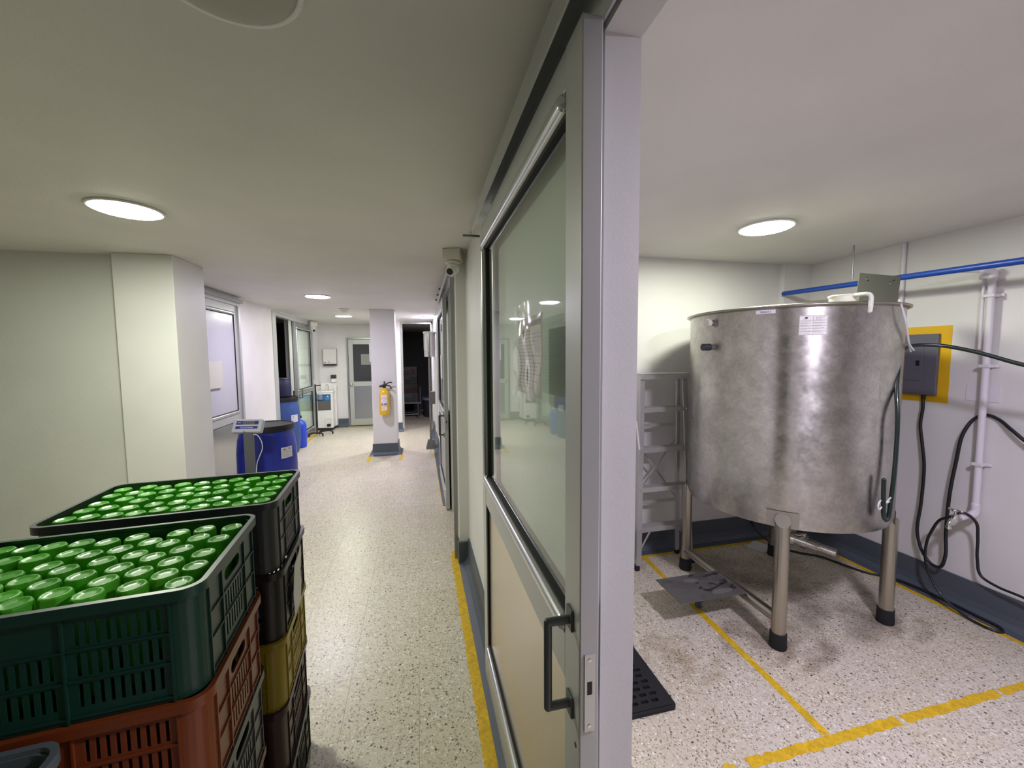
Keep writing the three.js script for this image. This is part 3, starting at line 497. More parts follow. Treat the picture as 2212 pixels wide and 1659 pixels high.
// ---------------------------------------------------------------- step ladder
{
  const t = thing('step_ladder', 'grey aluminium step ladder standing beside the steel tank against the wall', 'ladder', [1.78, 0, -2.66]);
  const bot = 0.235, top = 0.19, zf0 = 0.06, zf1 = 0.0, zb0 = -0.075, zb1 = -0.05, h = 1.455;
  const at = (s, k, y) => { const u = y / h; return k ? [s * (bot - 0.02 + (top - 0.02 - bot + 0.02) * u), y, zb0 + (zb1 - zb0) * u] : [s * (bot + (top - bot) * u), y, zf0 + (zf1 - zf0) * u]; };
  const beam = (a, b, w, d) => { const q = V(...b).sub(V(...a)), L = q.length(); const g = metreUV(new RoundedBoxGeometry(w, L, d, 1, 0.003)); g.translate(0, L / 2, 0).applyQuaternion(new THREE.Quaternion().setFromUnitVectors(V(0, 1, 0), q.normalize())); return g.translate(...a); };
  for (const s of [-1, 1]) {
    const f = mesh('front_rail', [beam(at(s, 0, 0.02), at(s, 0, h), 0.012, 0.05), beam([at(s, 0, 0.02)[0] - s * 0.014, 0.02, at(s, 0, 0.02)[2] + 0.022], [at(s, 0, h)[0] - s * 0.014, h, at(s, 0, h)[2] + 0.022], 0.042, 0.008)], M.ladder, t);
    mesh('foot', bx(at(s, 0, 0)[0] - 0.018, at(s, 0, 0)[0] + 0.018, 0, 0.035, zf0 - 0.03, zf0 + 0.034, 0.006), M.rubber, f);
    const b = mesh('back_rail', beam(at(s, 1, 0.02), at(s, 1, h - 0.01), 0.03, 0.02), M.ladder, t);
    mesh('foot', bx(at(s, 1, 0)[0] - 0.016, at(s, 1, 0)[0] + 0.016, 0, 0.035, zb0 - 0.016, zb0 + 0.016, 0.006), M.rubber, b);
  }
  for (const y of [0.315, 0.615, 0.91, 1.21]) {
    const a = at(1, 0, y), st = mesh('step', [bx(-a[0] + 0.006, a[0] - 0.006, y - 0.004, y, a[2] - 0.045, a[2] + 0.03), bx(-a[0] + 0.006, a[0] - 0.006, y - 0.034, y - 0.004, a[2] + 0.022, a[2] + 0.03), ...[0, 1, 2, 3].map(k => bx(-a[0] + 0.008, a[0] - 0.008, y - 0.0005, y + 0.002, a[2] - 0.038 + k * 0.018, a[2] - 0.031 + k * 0.018)), bx(-a[0] + 0.006, a[0] - 0.006, y - 0.034, y - 0.004, a[2] - 0.045, a[2] - 0.038)], M.ladder, t);
    for (const s of [-1, 1]) mesh('rivet', prep(new THREE.SphereGeometry(0.006, 10, 8)).scale(0.6, 1, 1).translate(s * (a[0] - 0.012), y - 0.016, a[2] + 0.032), M.chrome, st);
  }
  mesh('top_cap', [bx(-top - 0.012, top + 0.012, h, h + 0.01, -0.085, 0.045, 0.003), bx(-top - 0.012, top + 0.012, h - 0.035, h, 0.037, 0.045, 0.002), bx(-top - 0.012, -top - 0.006, h - 0.035, h, -0.08, 0.04), bx(top + 0.006, top + 0.012, h - 0.035, h, -0.08, 0.04)], M.ladder, t);
  for (const y of [0.45, 1.06]) { const a = at(1, 1, y); mesh('back_bar', bx(-a[0], a[0], y - 0.012, y + 0.012, a[2] - 0.012, a[2] - 0.004), M.ladder, t); }
  for (const s of [-1, 1]) { const a = at(s, 1, 0.46), b = at(-s, 1, 0.96); a[2] -= 0.012 + s * 0.002; b[2] -= 0.012 + s * 0.002; mesh('cross_brace', beam(a, b, 0.016, 0.004), M.ladder, t); const c = at(s, 0, 0.11), d = [s * 0.12, 0.29, zf0 + 0.01]; c[2] += 0.02; mesh('step_brace', beam(c, d, 0.014, 0.005), M.ladder, t); }
  mesh('paper_slip', beam([-0.225, 0.91, 0.075], [-0.245, 1.12, 0.06], 0.012, 0.002), M.white, t);
}
// rubber mat with slots, by the partition
{
  const t = thing('drain_mat', 'black rubber drainage mat with slotted holes by the partition wall', 'mat', [0.79, 0, -1.78]);
  const w = 0.6, d = 0.57, s = rrShape(w, d, 0.012);
  for (let i = 0; i < 10; i++) for (let j = 0; j < 15; j++) { const x = -w / 2 + 0.04 + (i + 0.5) * (w - 0.08) / 10 + (j % 2 ? 0.006 : -0.006), z = -d / 2 + 0.02 + (j + 0.5) * (d - 0.04) / 15; s.holes.push(rrShape(0.036, 0.017, 0.006, x, z, THREE.Path)); }
  mesh('slotted_top', flat(ext(s, 0.018, 3)), M.rubber, t).position.y = 0.002;
  mesh('mat_edge', flat(ext((() => { const q = rrShape(w + 0.024, d + 0.024, 0.02); q.holes.push(rrShape(w - 0.002, d - 0.002, 0.012, 0, 0, THREE.Path)); return q; })(), 0.016, 4)), M.rubber, t);
}

// ---------------------------------------------------------------- crates and bottles
function crateProto(kind) {                          // parts of one 60 x 40 x 23 cm crate, base at the origin
  const L = 0.6, D = 0.4, Hh = 0.23, r = 0.04, inset = 0.009, out = {};
  const ring = (w, d, rad, w2, d2, rad2, y, h) => { const s = rrShape(w, d, rad); s.holes.push(rrShape(w2, d2, rad2, 0, 0, THREE.Path)); return flat(ext(s, h, 6)).translate(0, y, 0); };
  out.rim = [ring(L, D, r, L - 0.022, D - 0.022, r - 0.010, Hh - 0.009, 0.009), ring(L, D, r, L - 0.008, D - 0.008, r - 0.004, Hh - 0.022, 0.0135)];
  const li = L - 2 * inset, di = D - 2 * inset, ri = r - inset + 0.012;
  const wallPanel = (w, slots, handle) => {          // panel in x-y, thickness 4 mm, with slots
    const s = new THREE.Shape([new THREE.Vector2(-w / 2, 0.0008), new THREE.Vector2(w / 2, 0.0008), new THREE.Vector2(w / 2, Hh - 0.0095), new THREE.Vector2(-w / 2, Hh - 0.0095)]);
    const hole = (x0, x1, y0, y1) => { const p = new THREE.Path(); p.moveTo(x0, y0); p.lineTo(x0, y1); p.lineTo(x1, y1); p.lineTo(x1, y0); p.closePath(); s.holes.push(p); };
    for (const a of slots) hole(...a);
    if (handle) s.holes.push(rrShape(handle[0], handle[1], handle[1] / 2.01, 0, handle[2], THREE.Path));
    return ext(s, 0.004, 4);
  };
  const longSlots = [], wl = li - 2 * ri;
  for (const cx of [-wl * 0.33, 0, wl * 0.33]) for (const [y0, y1] of [[0.03, 0.075], [0.09, 0.135], [0.15, 0.195]]) for (let k = 0; k < 9; k++) { const x = cx - 0.062 + k * 0.0155; if (kind === 'few' && y0 > 0.14 && cx < 0.05) continue; longSlots.push([x - 0.0035, x + 0.0035, y0, y1]); }
  const ws = di - 2 * ri, endSlots = [];
  for (const [y0, y1] of [[0.03, 0.075], [0.09, 0.13]]) for (let k = 0; k < 7; k++) { const x = -0.05 + k * 0.0165; endSlots.push([x - 0.004, x + 0.004, y0, y1]); }
  const ribs = (w, xs, ys) => [...xs.map(x => bx(x - 0.0018, x + 0.0018, 0.001, Hh - 0.021, 0.0035, 0.0085)), ...ys.map(y => bx(-w / 2, w / 2, y - 0.0016, y + 0.0016, 0.0035, 0.0078))];
  const lp = [wallPanel(wl, longSlots), ...ribs(wl, [-wl / 2 + 0.003, -wl * 0.165, wl * 0.165, wl / 2 - 0.003], [0.012, 0.0825, 0.1425])];
  const ep = [wallPanel(ws, endSlots, [0.1, 0.03, 0.172]), ...ribs(ws, [-ws / 2 + 0.003, -0.075, 0.075, ws / 2 - 0.003], [0.012, 0.0825, 0.14])];
  out.side_panel = [lp.map(g => g.clone().translate(0, 0, di / 2 - 0.004)), lp.map(g => g.clone().translate(0, 0, di / 2 - 0.004).rotateY(Math.PI))];
  out.end_panel = [ep.map(g => g.clone().translate(0, 0, li / 2 - 0.004).rotateY(Math.PI / 2)), ep.map(g => g.clone().translate(0, 0, li / 2 - 0.004).rotateY(-Math.PI / 2))];
  out.base = [flat(ext(rrShape(li - 0.004, di - 0.004, ri), 0.008, 6))];
  return { ...out, li, di, ri };
}
const CR = crateProto('few');
const cg = {};
cg.rim = join(CR.rim); cg.side = CR.side_panel.map(join); cg.end = CR.end_panel.map(join); cg.base = join(CR.base);
cg.corner = (() => { const out = []; for (let a = 0; a < 4; a++) { const s = new THREE.Shape(); s.absarc(0, 0, CR.ri, 0, Math.PI / 2, false); s.absarc(0, 0, CR.ri - 0.004, Math.PI / 2, 0, true); const g = flat(ext(s, 0.23 - 0.0105, 8)).translate(CR.li / 2 - CR.ri, 0.0008, -(CR.di / 2 - CR.ri)); if (a === 0) out.push(g); else if (a === 1) out.push(g.scale(-1, 1, 1)); else if (a === 2) out.push(g.scale(1, 1, -1)); else out.push(g.scale(-1, 1, -1)); } return out.map((g, a) => { if (a === 1 || a === 2) { const p = g.attributes.position, n = g.attributes.normal, u = g.attributes.uv; for (let i = 0; i < p.count; i += 3) for (const at of [p, n, u]) { const k = at.itemSize; for (let c = 0; c < k; c++) { const t = at.array[(i + 1) * k + c]; at.array[(i + 1) * k + c] = at.array[(i + 2) * k + c]; at.array[(i + 2) * k + c] = t; } } g.computeVertexNormals(); } return crease(g, 0.9); }); })();
function crate(mat, pos, turn, label, group) {
  const t = thing('plastic_crate', label, 'crate', pos, turn, group);
  const add = (n, g) => { const m = new THREE.Mesh(g, mat); m.name = n; m.castShadow = m.receiveShadow = true; t.add(m); };
  add('rim', cg.rim); cg.side.forEach(g => add('side_panel', g)); cg.end.forEach(g => add('end_panel', g)); cg.corner.forEach(g => add('corner', g)); add('base', cg.base);
  return t;
}
const RAD = THREE.MathUtils.degToRad, PITCH = 0.23;
const nearAt = [-0.748, -1.05, RAD(5)], farAt = [-0.7585, -1.5215, RAD(4.5)], cornerAt = [-0.91, -0.615, RAD(5)];
const SN = 'crates stacked in the nearer full stack', SF = 'crates stacked in the farther stack', SC = 'crates in the low corner stack';
const nearStack = [['maroon', 'dark maroon slotted crate at the floor, bottom of the nearer stack'], ['red', 'dark red slotted crate, second from the floor in the nearer stack'], ['slate', 'slate grey slotted crate directly under the orange crate'], ['orange', 'orange slotted plastic crate directly under the dark green crate'], ['green', 'dark green slotted crate full of upturned bottles, top of the nearer stack']];
const farStack = [['black', 'black slotted crate at the floor, bottom of the farther stack'], ['maroon', 'dark maroon slotted crate directly under the yellow crate'], ['yellow', 'yellow slotted plastic crate in the farther stack, below the crate with paper'], ['black', 'black slotted crate with a torn white paper on its end, farther stack'], ['grey', 'dark grey slotted crate full of upturned bottles, top of the farther stack']];
nearStack.forEach(([m, l], i) => crate(M.crate[m], [nearAt[0] + [0.004, -0.003, 0, 0.003, 0][i], i * PITCH, nearAt[1] + [0, 0.004, -0.003, 0.002, 0][i]], nearAt[2], l, SN));
farStack.forEach(([m, l], i) => crate(M.crate[m], [farAt[0] + [0.003, 0, 0.004, 0.006, 0][i], i * PITCH, farAt[1] + [0, 0.003, 0, -0.003, 0][i]], farAt[2], l, SF));
const cornerStack = [['black', 'black crate at the floor under the pale crate of the corner stack'], ['slate', 'slate crate second from the floor in the corner stack'], ['maroon', 'dark maroon crate directly under the pale crate of the corner stack'], ['pale', 'pale grey crate with few bottles, nearest of all, its corner peeking in']];
cornerStack.forEach(([m, l], i) => crate(M.crate[m], [cornerAt[0], i * PITCH, cornerAt[1]], cornerAt[2], l, SC));
// torn paper on the black crate's end
{
  const s = new THREE.Shape([[-0.045, 0], [0.02, 0.0], [0.035, 0.06], [0.028, 0.09], [0.045, 0.16], [0.05, 0.19], [-0.03, 0.165], [-0.05, 0.08]].map(p => new THREE.Vector2(p[0] * 1.5, p[1])));
  const m = mesh('paper_note', ext(s, 0.001), std(0xf0ece8, 0.8, 0));
  m.rotation.y = Math.PI / 2 + farAt[2]; const c = Math.cos(farAt[2]), q = Math.sin(farAt[2]), lx = 0.3115, lz = 0.012;
  m.position.set(farAt[0] + lx * c + lz * q, 3 * PITCH + 0.015, farAt[1] - lx * q + lz * c);
  tag(m, 'torn white paper note stuck to the end of the black crate', 'paper');
}
// upturned green bottles: base uppermost, with a dimple
const bottleG = crease(lathe([[0, 0], [0.012, 0], [0.014, 0.004], [0.014, 0.03], [0.013, 0.035], [0.018, 0.055], [0.0235, 0.08], [0.0252, 0.10], [0.0252, 0.192], [0.0245, 0.199], [0.0222, 0.2028], [0.0195, 0.2030], [0.0165, 0.2008], [0.010, 0.1990], [0, 0.1984]], 32), 1.2);
const bottleMats = [0x4cab22, 0x55b42a, 0x46a220].map(c => { const m = M.bottle.clone(); m.color.set(c); return m; });
const ORD = ['first', 'second', 'third', 'fourth', 'fifth', 'sixth', 'seventh', 'eighth', 'ninth', 'tenth'];
function bottles(rows, at, y, where, names, group) {
  rows.forEach((row, i) => row.forEach(([bx_, bz], k) => {
    const lx = bx_ / 1000, lz = bz / 1000, c = Math.cos(at[2]), s = Math.sin(at[2]);
    const m = new THREE.Mesh(bottleG, bottleMats[rnd() * 3 | 0]); m.name = numbered('green_bottle'); m.castShadow = m.receiveShadow = true;
    m.position.set(at[0] + lx * c + lz * s, y, at[1] - lx * s + lz * c); m.rotation.set(rr(-0.004, 0.004), rnd() * 6, rr(-0.004, 0.004));
    scene.add(m); tag(m, `upturned green bottle in the ${where}, ${names[i]} row, ${k === row.length - 1 ? 'last' : ORD[k]} from the corridor side`, 'bottle', group);
  }));
}
bottles([
  [[255, -125], [189, -135], [133, -130], [43, -135], [-13, -125], [-70, -139], [-125, -141], [-176, -142], [-227, -151]],
  [[247, -55], [195, -79], [137, -66], [90, -90], [42, -67], [-11, -58], [-59, -80], [-120, -75], [-171, -80], [-226, -88]],
  [[183, -18], [93, -22], [38, -11], [-63, -21], [-166, -22], [-226, -30]],
  [[242, 20], [188, 43], [137, 5], [93, 39], [35, 52], [-18, 9], [-67, 36], [-113, 5], [-165, 34], [-222, 24]],
  [[249, 82], [202, 104], [144, 73], [93, 92], [-14, 70], [-55, 102], [-110, 62], [-162, 92], [-220, 82]],
  [[246, 151], [162, 137], [95, 143], [34, 120], [-16, 136], [-106, 128], [-170, 147], [-228, 140]],
], nearAt, 4 * PITCH + 0.0215 + 0.0, 'dark green crate', ['rear', 'second', 'third', 'fourth', 'fifth', 'front'], 'upturned bottles in the dark green crate');
bottles([
  [[255, -145], [204, -137], [145, -137], [88, -145], [37, -139], [-17, -134], [-79, -144], [-131, -125], [-183, -147], [-253, -141]],
  [[249, -73], [199, -61], [127, -80], [66, -68], [12, -65], [-39, -76], [-95, -71], [-147, -59], [-194, -84], [-250, -75]],
  [[250, 11], [195, 8], [142, -20], [85, -5], [34, 3], [-21, -12], [-75, -5], [-136, 10], [-190, -23], [-243, 3]],
  [[249, 77], [198, 84], [149, 62], [94, 74], [42, 74], [-10, 67], [-70, 67], [-130, 76], [-190, 56], [-244, 64]],
  [[245, 136], [188, 147], [131, 127], [79, 137], [26, 135], [-32, 125], [-84, 138], [-140, 134], [-198, 128], [-250, 131]],
], farAt, 4 * PITCH + 0.0215, 'dark grey crate', ['rear', 'second', 'middle', 'fourth', 'front'], 'upturned bottles in the dark grey crate');
bottles([[[235, -120], [170, -135], [110, -125]]], cornerAt, 3 * PITCH + 0.01, 'pale corner crate', ['rear'], 'upturned bottles in the pale corner crate');

// ---------------------------------------------------------------- barrels, scale
function barrel(label, pos, r, h, mat, lidR, labelAng, labelY) {
  const t = thing('plastic_barrel', label, 'barrel', pos);
  mesh('body', crease(lathe([[0, 0], [r * 0.8, 0], [r * 0.86, h * 0.02], [r * 0.93, h * 0.1], [r * 0.985, h * 0.25], [r, h * 0.45], [r * 0.99, h * 0.66], [r * 0.95, h * 0.82], [r * 0.88, h * 0.9], [lidR * 0.97, h * 0.925], [lidR * 0.97, h * 0.985], [0, h * 0.985]], 56), 0.7), mat, t);
  mesh('lid', crease(lathe([[lidR * 0.985, h * 0.925], [lidR * 1.03, h * 0.93], [lidR * 1.035, h * 0.97], [lidR * 1.02, h], [lidR * 0.95, h * 1.002], [lidR * 0.93, h * 0.99], [0, h * 0.992]], 56), 0.5), M.black, t);
  if (labelAng !== undefined) { const a = RAD(90 - labelAng), q = 0.47; mesh('label', prep(new THREE.CylinderGeometry(r + 0.003, r + 0.003, 0.12, 8, 1, true, a - q / 2, q)).translate(0, labelY, 0), paper(T.label), t); }
  return t;
}
barrel('bright blue barrel with black lid and white label, behind the platform scale', [-1.67, 0, -4.89], 0.292, 0.87, M.barrelBlue, 0.262, 33, 0.575);
barrel('dull blue barrel with a small dark drum on top, in the store doorway', [-2.26, 0, -7.33], 0.272, 0.95, M.barrelDull, 0.245, 31, 0.60);
{
  const t = thing('small_drum', 'small dark blue drum standing on top of the dull blue barrel', 'drum', [-2.30, 0.951, -7.36]);
  mesh('body', crease(lathe([[0, 0], [0.17, 0], [0.185, 0.01], [0.19, 0.15], [0.185, 0.28], [0.175, 0.3], [0.16, 0.302], [0.155, 0.295], [0, 0.295]], 40), 0.6), M.drumDark, t);
  mesh('lid', lathe([[0.176, 0.292], [0.187, 0.294], [0.186, 0.312], [0.165, 0.316], [0, 0.312]], 40), M.drumDark, t);
}
{
  const t = thing('carboy', 'small bright blue carboy with a dark cap, on the floor beyond the barrels', 'carboy', [-2.12, 0, -7.735]);
  mesh('body', crease(lathe([[0, 0], [0.10, 0], [0.115, 0.012], [0.12, 0.05], [0.118, 0.2], [0.122, 0.22], [0.12, 0.40], [0.105, 0.45], [0.06, 0.485], [0.045, 0.5], [0.045, 0.52], [0, 0.52]], 40), 0.7), M.carboy, t);
  mesh('cap', cyl(0.052, 0.05, 0.05, 20).translate(0, 0.52, 0), M.black, t); mesh('cap_ring', lathe([[0.045, 0.505], [0.056, 0.508], [0.056, 0.52], [0.045, 0.522]], 20), M.white, t);
}
{
  const t = thing('platform_scale', 'grey platform scale with a blue display panel on its post', 'scale', [-1.64, 0, -4.28]);
  mesh('platform', [bx(-0.2, 0.2, 0.07, 0.1, -0.02, 0.45, 0.006), bx(-0.18, 0.18, 0.03, 0.07, 0.0, 0.43, 0.004), ...[[-0.16, 0.02], [0.16, 0.02], [-0.16, 0.41], [0.16, 0.41]].map(([x, z]) => cyl(0.02, 0.02, 0.03, 12).translate(x, 0, z))], M.dullSteel, t);
  mesh('post', bx(-0.025, 0.055, 0.1, 0.90, -0.04, 0.005, 0.004), std(0x6b6d70, 0.4, 0.5), t);
  const hd = new THREE.Group(); hd.name = 'indicator'; hd.position.set(0.0, 0.885, 0.0); hd.rotation.set(-0.5, -0.14, 0, 'YXZ'); t.add(hd);
  mesh('housing', bx(-0.135, 0.135, 0, 0.135, -0.045, 0.012, 0.012), std(0xb7b8c4, 0.4), hd);
  mesh('display', prep(new THREE.PlaneGeometry(0.225, 0.095)).translate(0.0, 0.072, 0.0126), std(0xffffff, 0.3, 0, { map: T.scaleFace }), hd);
  mesh('cable', tube([[0.05, 0.86, -0.02], [0.09, 0.855, -0.01], [0.125, 0.79, -0.01], [0.13, 0.72, -0.01], [0.10, 0.64, -0.01], [0.075, 0.58, -0.02], [0.065, 0.5, -0.02], [0.06, 0.2, -0.02], [0.05, 0.12, -0.02]], 0.004, 60, 6), M.white, t);
}
// ---------------------------------------------------------------- far end fittings
{
  const t = thing('sanitizer_stand', 'black foot pedal stand holding a clear sanitizer bottle', 'stand', [-2.07, 0, -8.78]);
  mesh('pole', rod([0, 0.03, 0], [0, 1.06, 0], 0.014, 12), M.black, t);
  for (const [x, z] of [[0.0, 0.1], [0.14, -0.14]]) mesh('foot', tube([[x - 0.13, 0.014, z], [x - 0.125, 0.05, z], [x - 0.09, 0.072, z], [x, 0.075, z], [x + 0.09, 0.072, z], [x + 0.125, 0.05, z], [x + 0.13, 0.014, z]], 0.015, 40, 8), M.black, t);
  mesh('base_bar', rod([0, 0.072, 0.1], [0.14, 0.072, -0.14], 0.011), M.black, t);
  mesh('bracket', rod([0, 1.035, 0], [0.11, 1.035, 0.02], 0.009), M.black, t); mesh('bracket', [rod([0, 0.735, 0], [0.13, 0.735, 0.02], 0.009), bx(0.06, 0.14, 0.728, 0.74, -0.03, 0.06, 0.004)], M.black, t);
  mesh('clear_bottle', lathe([[0, 0.741], [0.034, 0.741], [0.036, 0.75], [0.036, 0.92], [0.02, 0.96], [0.014, 0.965], [0.014, 1.0], [0, 1.0]], 24).translate(0.09, 0, 0.015), M.clear, t);
  mesh('pump', [rod([0.09, 1.0, 0.015], [0.09, 1.02, 0.015], 0.014), rod([-0.005, 1.06, 0], [-0.03, 1.16, 0], 0.006)], M.offWhite, t);
}
{
  const t = thing('handwash_station', 'white pedal handwash station with grey front and blue sign', 'wash basin', [-2.03, 0, -9.56]);
  const Wt = M.white;
  const sh = poly([[-0.155, 0.05], [0.165, 0.05], [0.165, 0.83], [-0.155, 0.83]], 0.4).translate(0, 0, -0.2);
  mesh('cabinet', [bx(-0.155, 0.165, 0.06, 0.83, -0.2, 0.2, 0.012)], Wt, t);
  mesh('basin', [bx(-0.155, 0.175, 0.83, 0.865, -0.2, 0.21, 0.012), bx(-0.155, 0.19, 0.865, 1.03, -0.215, -0.17, 0.01), bx(0.155, 0.19, 0.06, 0.95, -0.215, -0.06, 0.008)], Wt, t);
  mesh('front_panel', bx(-0.14, 0.125, 0.45, 0.80, 0.2, 0.206, 0.002), std(0x67635e, 0.35), t);
  mesh('sign', prep(new THREE.PlaneGeometry(0.262, 0.14)).translate(-0.01, 0.725, 0.2068), std(0xffffff, 0.4, 0, { map: T.wash }), t);
  const rec = mesh('pedal_recess', [bx(0.0, 0.14, 0.06, 0.09, 0.2, 0.212, 0.003), bx(0.0, 0.14, 0.26, 0.285, 0.2, 0.212, 0.003), bx(0.0, 0.025, 0.09, 0.26, 0.2, 0.212, 0.003), bx(0.12, 0.14, 0.09, 0.26, 0.2, 0.212, 0.003), bx(0.025, 0.12, 0.09, 0.26, 0.2005, 0.202)], Wt, t);
  mesh('pedal', bx(0.035, 0.11, 0.095, 0.15, 0.203, 0.24, 0.012), M.rubber, rec);
  mesh('faucet', tube([[0.02, 0.865, -0.1], [0.02, 0.97, -0.1], [0.005, 0.995, -0.08], [-0.01, 0.99, -0.05], [-0.015, 0.965, -0.04]], 0.008, 30, 8), M.chrome, t);
  mesh('toe_kick', bx(-0.14, 0.15, 0.0, 0.06, -0.19, 0.16, 0.004), M.charcoal, t);
  mesh('hook', rod([0.165, 0.66, -0.02], [0.185, 0.66, -0.02], 0.018, 14), M.white, t);
}
{
  const t = thing('soap_dispenser', 'small white and black soap dispenser above the handwash station', 'dispenser', [-1.90, 1.055, -9.79]);
  mesh('body', bx(-0.052, 0.052, 0, 0.15, 0, 0.09, 0.012), M.white, t); mesh('window', bx(-0.055, 0.055, 0.068, 0.155, 0.02, 0.096, 0.008), M.charcoal, t); mesh('push_bar', bx(-0.042, 0.042, -0.02, 0.012, 0.01, 0.1, 0.01), M.white, t);
}
{
  const t = thing('towel_dispenser', 'glossy white paper towel dispenser on the far wall above the basin', 'dispenser', [-1.965, 1.42, -9.79]);
  mesh('back_plate', bx(-0.15, 0.15, -0.01, 0.385, 0, 0.012, 0.004), M.alu, t); mesh('cover', bx(-0.14, 0.14, 0.03, 0.385, 0.012, 0.12, 0.03), phys(0xd8d6d2, { roughness: 0.2, clearcoat: 0.7 }), t);
  mesh('outlet', bx(-0.13, 0.13, 0.004, 0.034, 0.012, 0.11, 0.006), M.black, t); mesh('level_window', bx(-0.012, -0.002, 0.055, 0.1, 0.118, 0.1212), M.charcoal, t); mesh('badge', bx(-0.115, -0.07, 0.06, 0.075, 0.118, 0.1212), M.charcoal, t);
}
{
  const t = thing('fire_extinguisher', 'yellow fire extinguisher hung on the white pillar', 'extinguisher', [-0.555, 0.68, -6.655]);
  mesh('cylinder', lathe([[0, 0], [0.07, 0], [0.076, 0.006], [0.0775, 0.02], [0.0775, 0.33], [0.072, 0.37], [0.05, 0.405], [0.025, 0.42], [0.022, 0.43], [0, 0.43]], 36), M.extYellow, t);
  mesh('label', prep(new THREE.CylinderGeometry(0.0785, 0.0785, 0.27, 12, 1, true, -0.75, 1.5)).translate(0, 0.20, 0), paper(T.extinguisher), t);
  const v = mesh('valve', [rod([0, 0.43, 0], [0, 0.47, 0], 0.02, 14), rod([-0.06, 0.455, 0], [0.03, 0.455, 0], 0.014, 10), cyl(0.018, 0.018, 0.02, 14).rotateZ(Math.PI / 2).translate(-0.05, 0.455, 0)], M.black, t);
  mesh('lever', [tube([[-0.03, 0.475, 0], [0.03, 0.485, 0], [0.08, 0.515, 0], [0.12, 0.512, 0]], 0.009, 24, 8), tube([[-0.03, 0.465, 0], [0.05, 0.468, 0], [0.09, 0.455, 0], [0.11, 0.42, 0]], 0.009, 24, 8)], M.black, v);
  mesh('wall_hook', [bx(-0.012, 0.012, 0.44, 0.53, -0.083, -0.07, 0.003), bx(-0.012, 0.012, 0.44, 0.452, -0.08, -0.01, 0.002)], M.dullSteel, t);
}
tag(mesh('paper_notice', [bx(-0.775, -0.7545, 1.53, 1.83, -6.83, -6.76)], paper(T.plain)), 'white paper notice hung on the side of the pillar', 'notice');
tag(mesh('paper_notice', [prep(new THREE.PlaneGeometry(0.36, 0.25)).translate(-1.13, 1.55, -9.8165)], std(0x9a9a96, 0.5)), 'pale sheet taped inside the far door window', 'notice');
tag(mesh('paper_notice', bx(-2.1955, -2.193, 1.27, 1.57, -5.19, -4.87), paper(T.sheet)), 'printed sheet stuck on the frosted left door glass', 'notice');
tag(mesh('paper_notice', bx(0.247, 0.249, 1.35, 1.62, -4.78, -4.52), paper(T.plain)), 'white sheet stuck on the glass of the far sliding door', 'notice');
{ // document in a clear sleeve on the near glass
  const t = thing('document_sleeve', 'crumpled clear sleeve with a printed sheet, on the near sliding door glass', 'notice', [0.277, 1.495, -0.995]);
  const mk = (w, h, amp) => { const g = new THREE.PlaneGeometry(w, h, 14, 14), p = g.attributes.position; for (let i = 0; i < p.count; i++) p.setZ(i, amp * (Math.sin(p.getX(i) * 31 + p.getY(i) * 9) + 0.6 * Math.sin(p.getY(i) * 47 - p.getX(i) * 13))); g.computeVertexNormals(); return prep(g).rotateY(-Math.PI / 2); };
  mesh('printed_sheet', mk(0.23, 0.20, 0.0016).translate(0, 0.105, 0), paper(T.sheet), t);
  mesh('clear_sleeve', mk(0.25, 0.25, 0.0032).translate(-0.009, 0.118, 0), M.sleeve, t);
}
function securityCamera(label, [x, y, z], turn, s = 1) {
  const t = thing('security_camera', label, 'camera', [x, y, z], turn); t.scale.setScalar(s);
  mesh('mount_box', bx(-0.06, 0.06, -0.045, 0.03, -0.055, 0.055, 0.006), M.offWhite, t);
  mesh('collar', lathe([[0, -0.045], [0.045, -0.045], [0.052, -0.052], [0.052, -0.064], [0.045, -0.07], [0, -0.07]], 28), M.offWhite, t);
  const e = mesh('eyeball', [prep(new THREE.SphereGeometry(0.042, 24, 18)).translate(0, -0.092, 0), rod([0, -0.095, 0], [-0.01, -0.125, 0.055], 0.03, 20)], M.white, t);
  mesh('lens', rod([-0.0085, -0.121, 0.049], [-0.0108, -0.128, 0.0595], 0.022, 20), M.black, e);
  return t;
}
securityCamera('white ceiling security camera on the wall post beside the far sliding door', [0.255, CEIL - 0.032, -2.92], -0.35, 1.05);
securityCamera('white security camera above the store door in the far corner', [-2.12, 2.30, -9.0], 0.7, 1.15);
{
  const t = thing('smoke_detector', 'small white smoke detector on the corridor ceiling before the far door', 'detector', [-1.13, CEIL, -6.75]);
  mesh('base', lathe([[0, 0], [0.075, 0], [0.075, -0.012], [0.05, -0.018], [0, -0.018]], 28), M.white, t); mesh('head', lathe([[0.045, -0.016], [0.048, -0.035], [0.03, -0.052], [0, -0.054]], 28), M.offWhite, t);
}
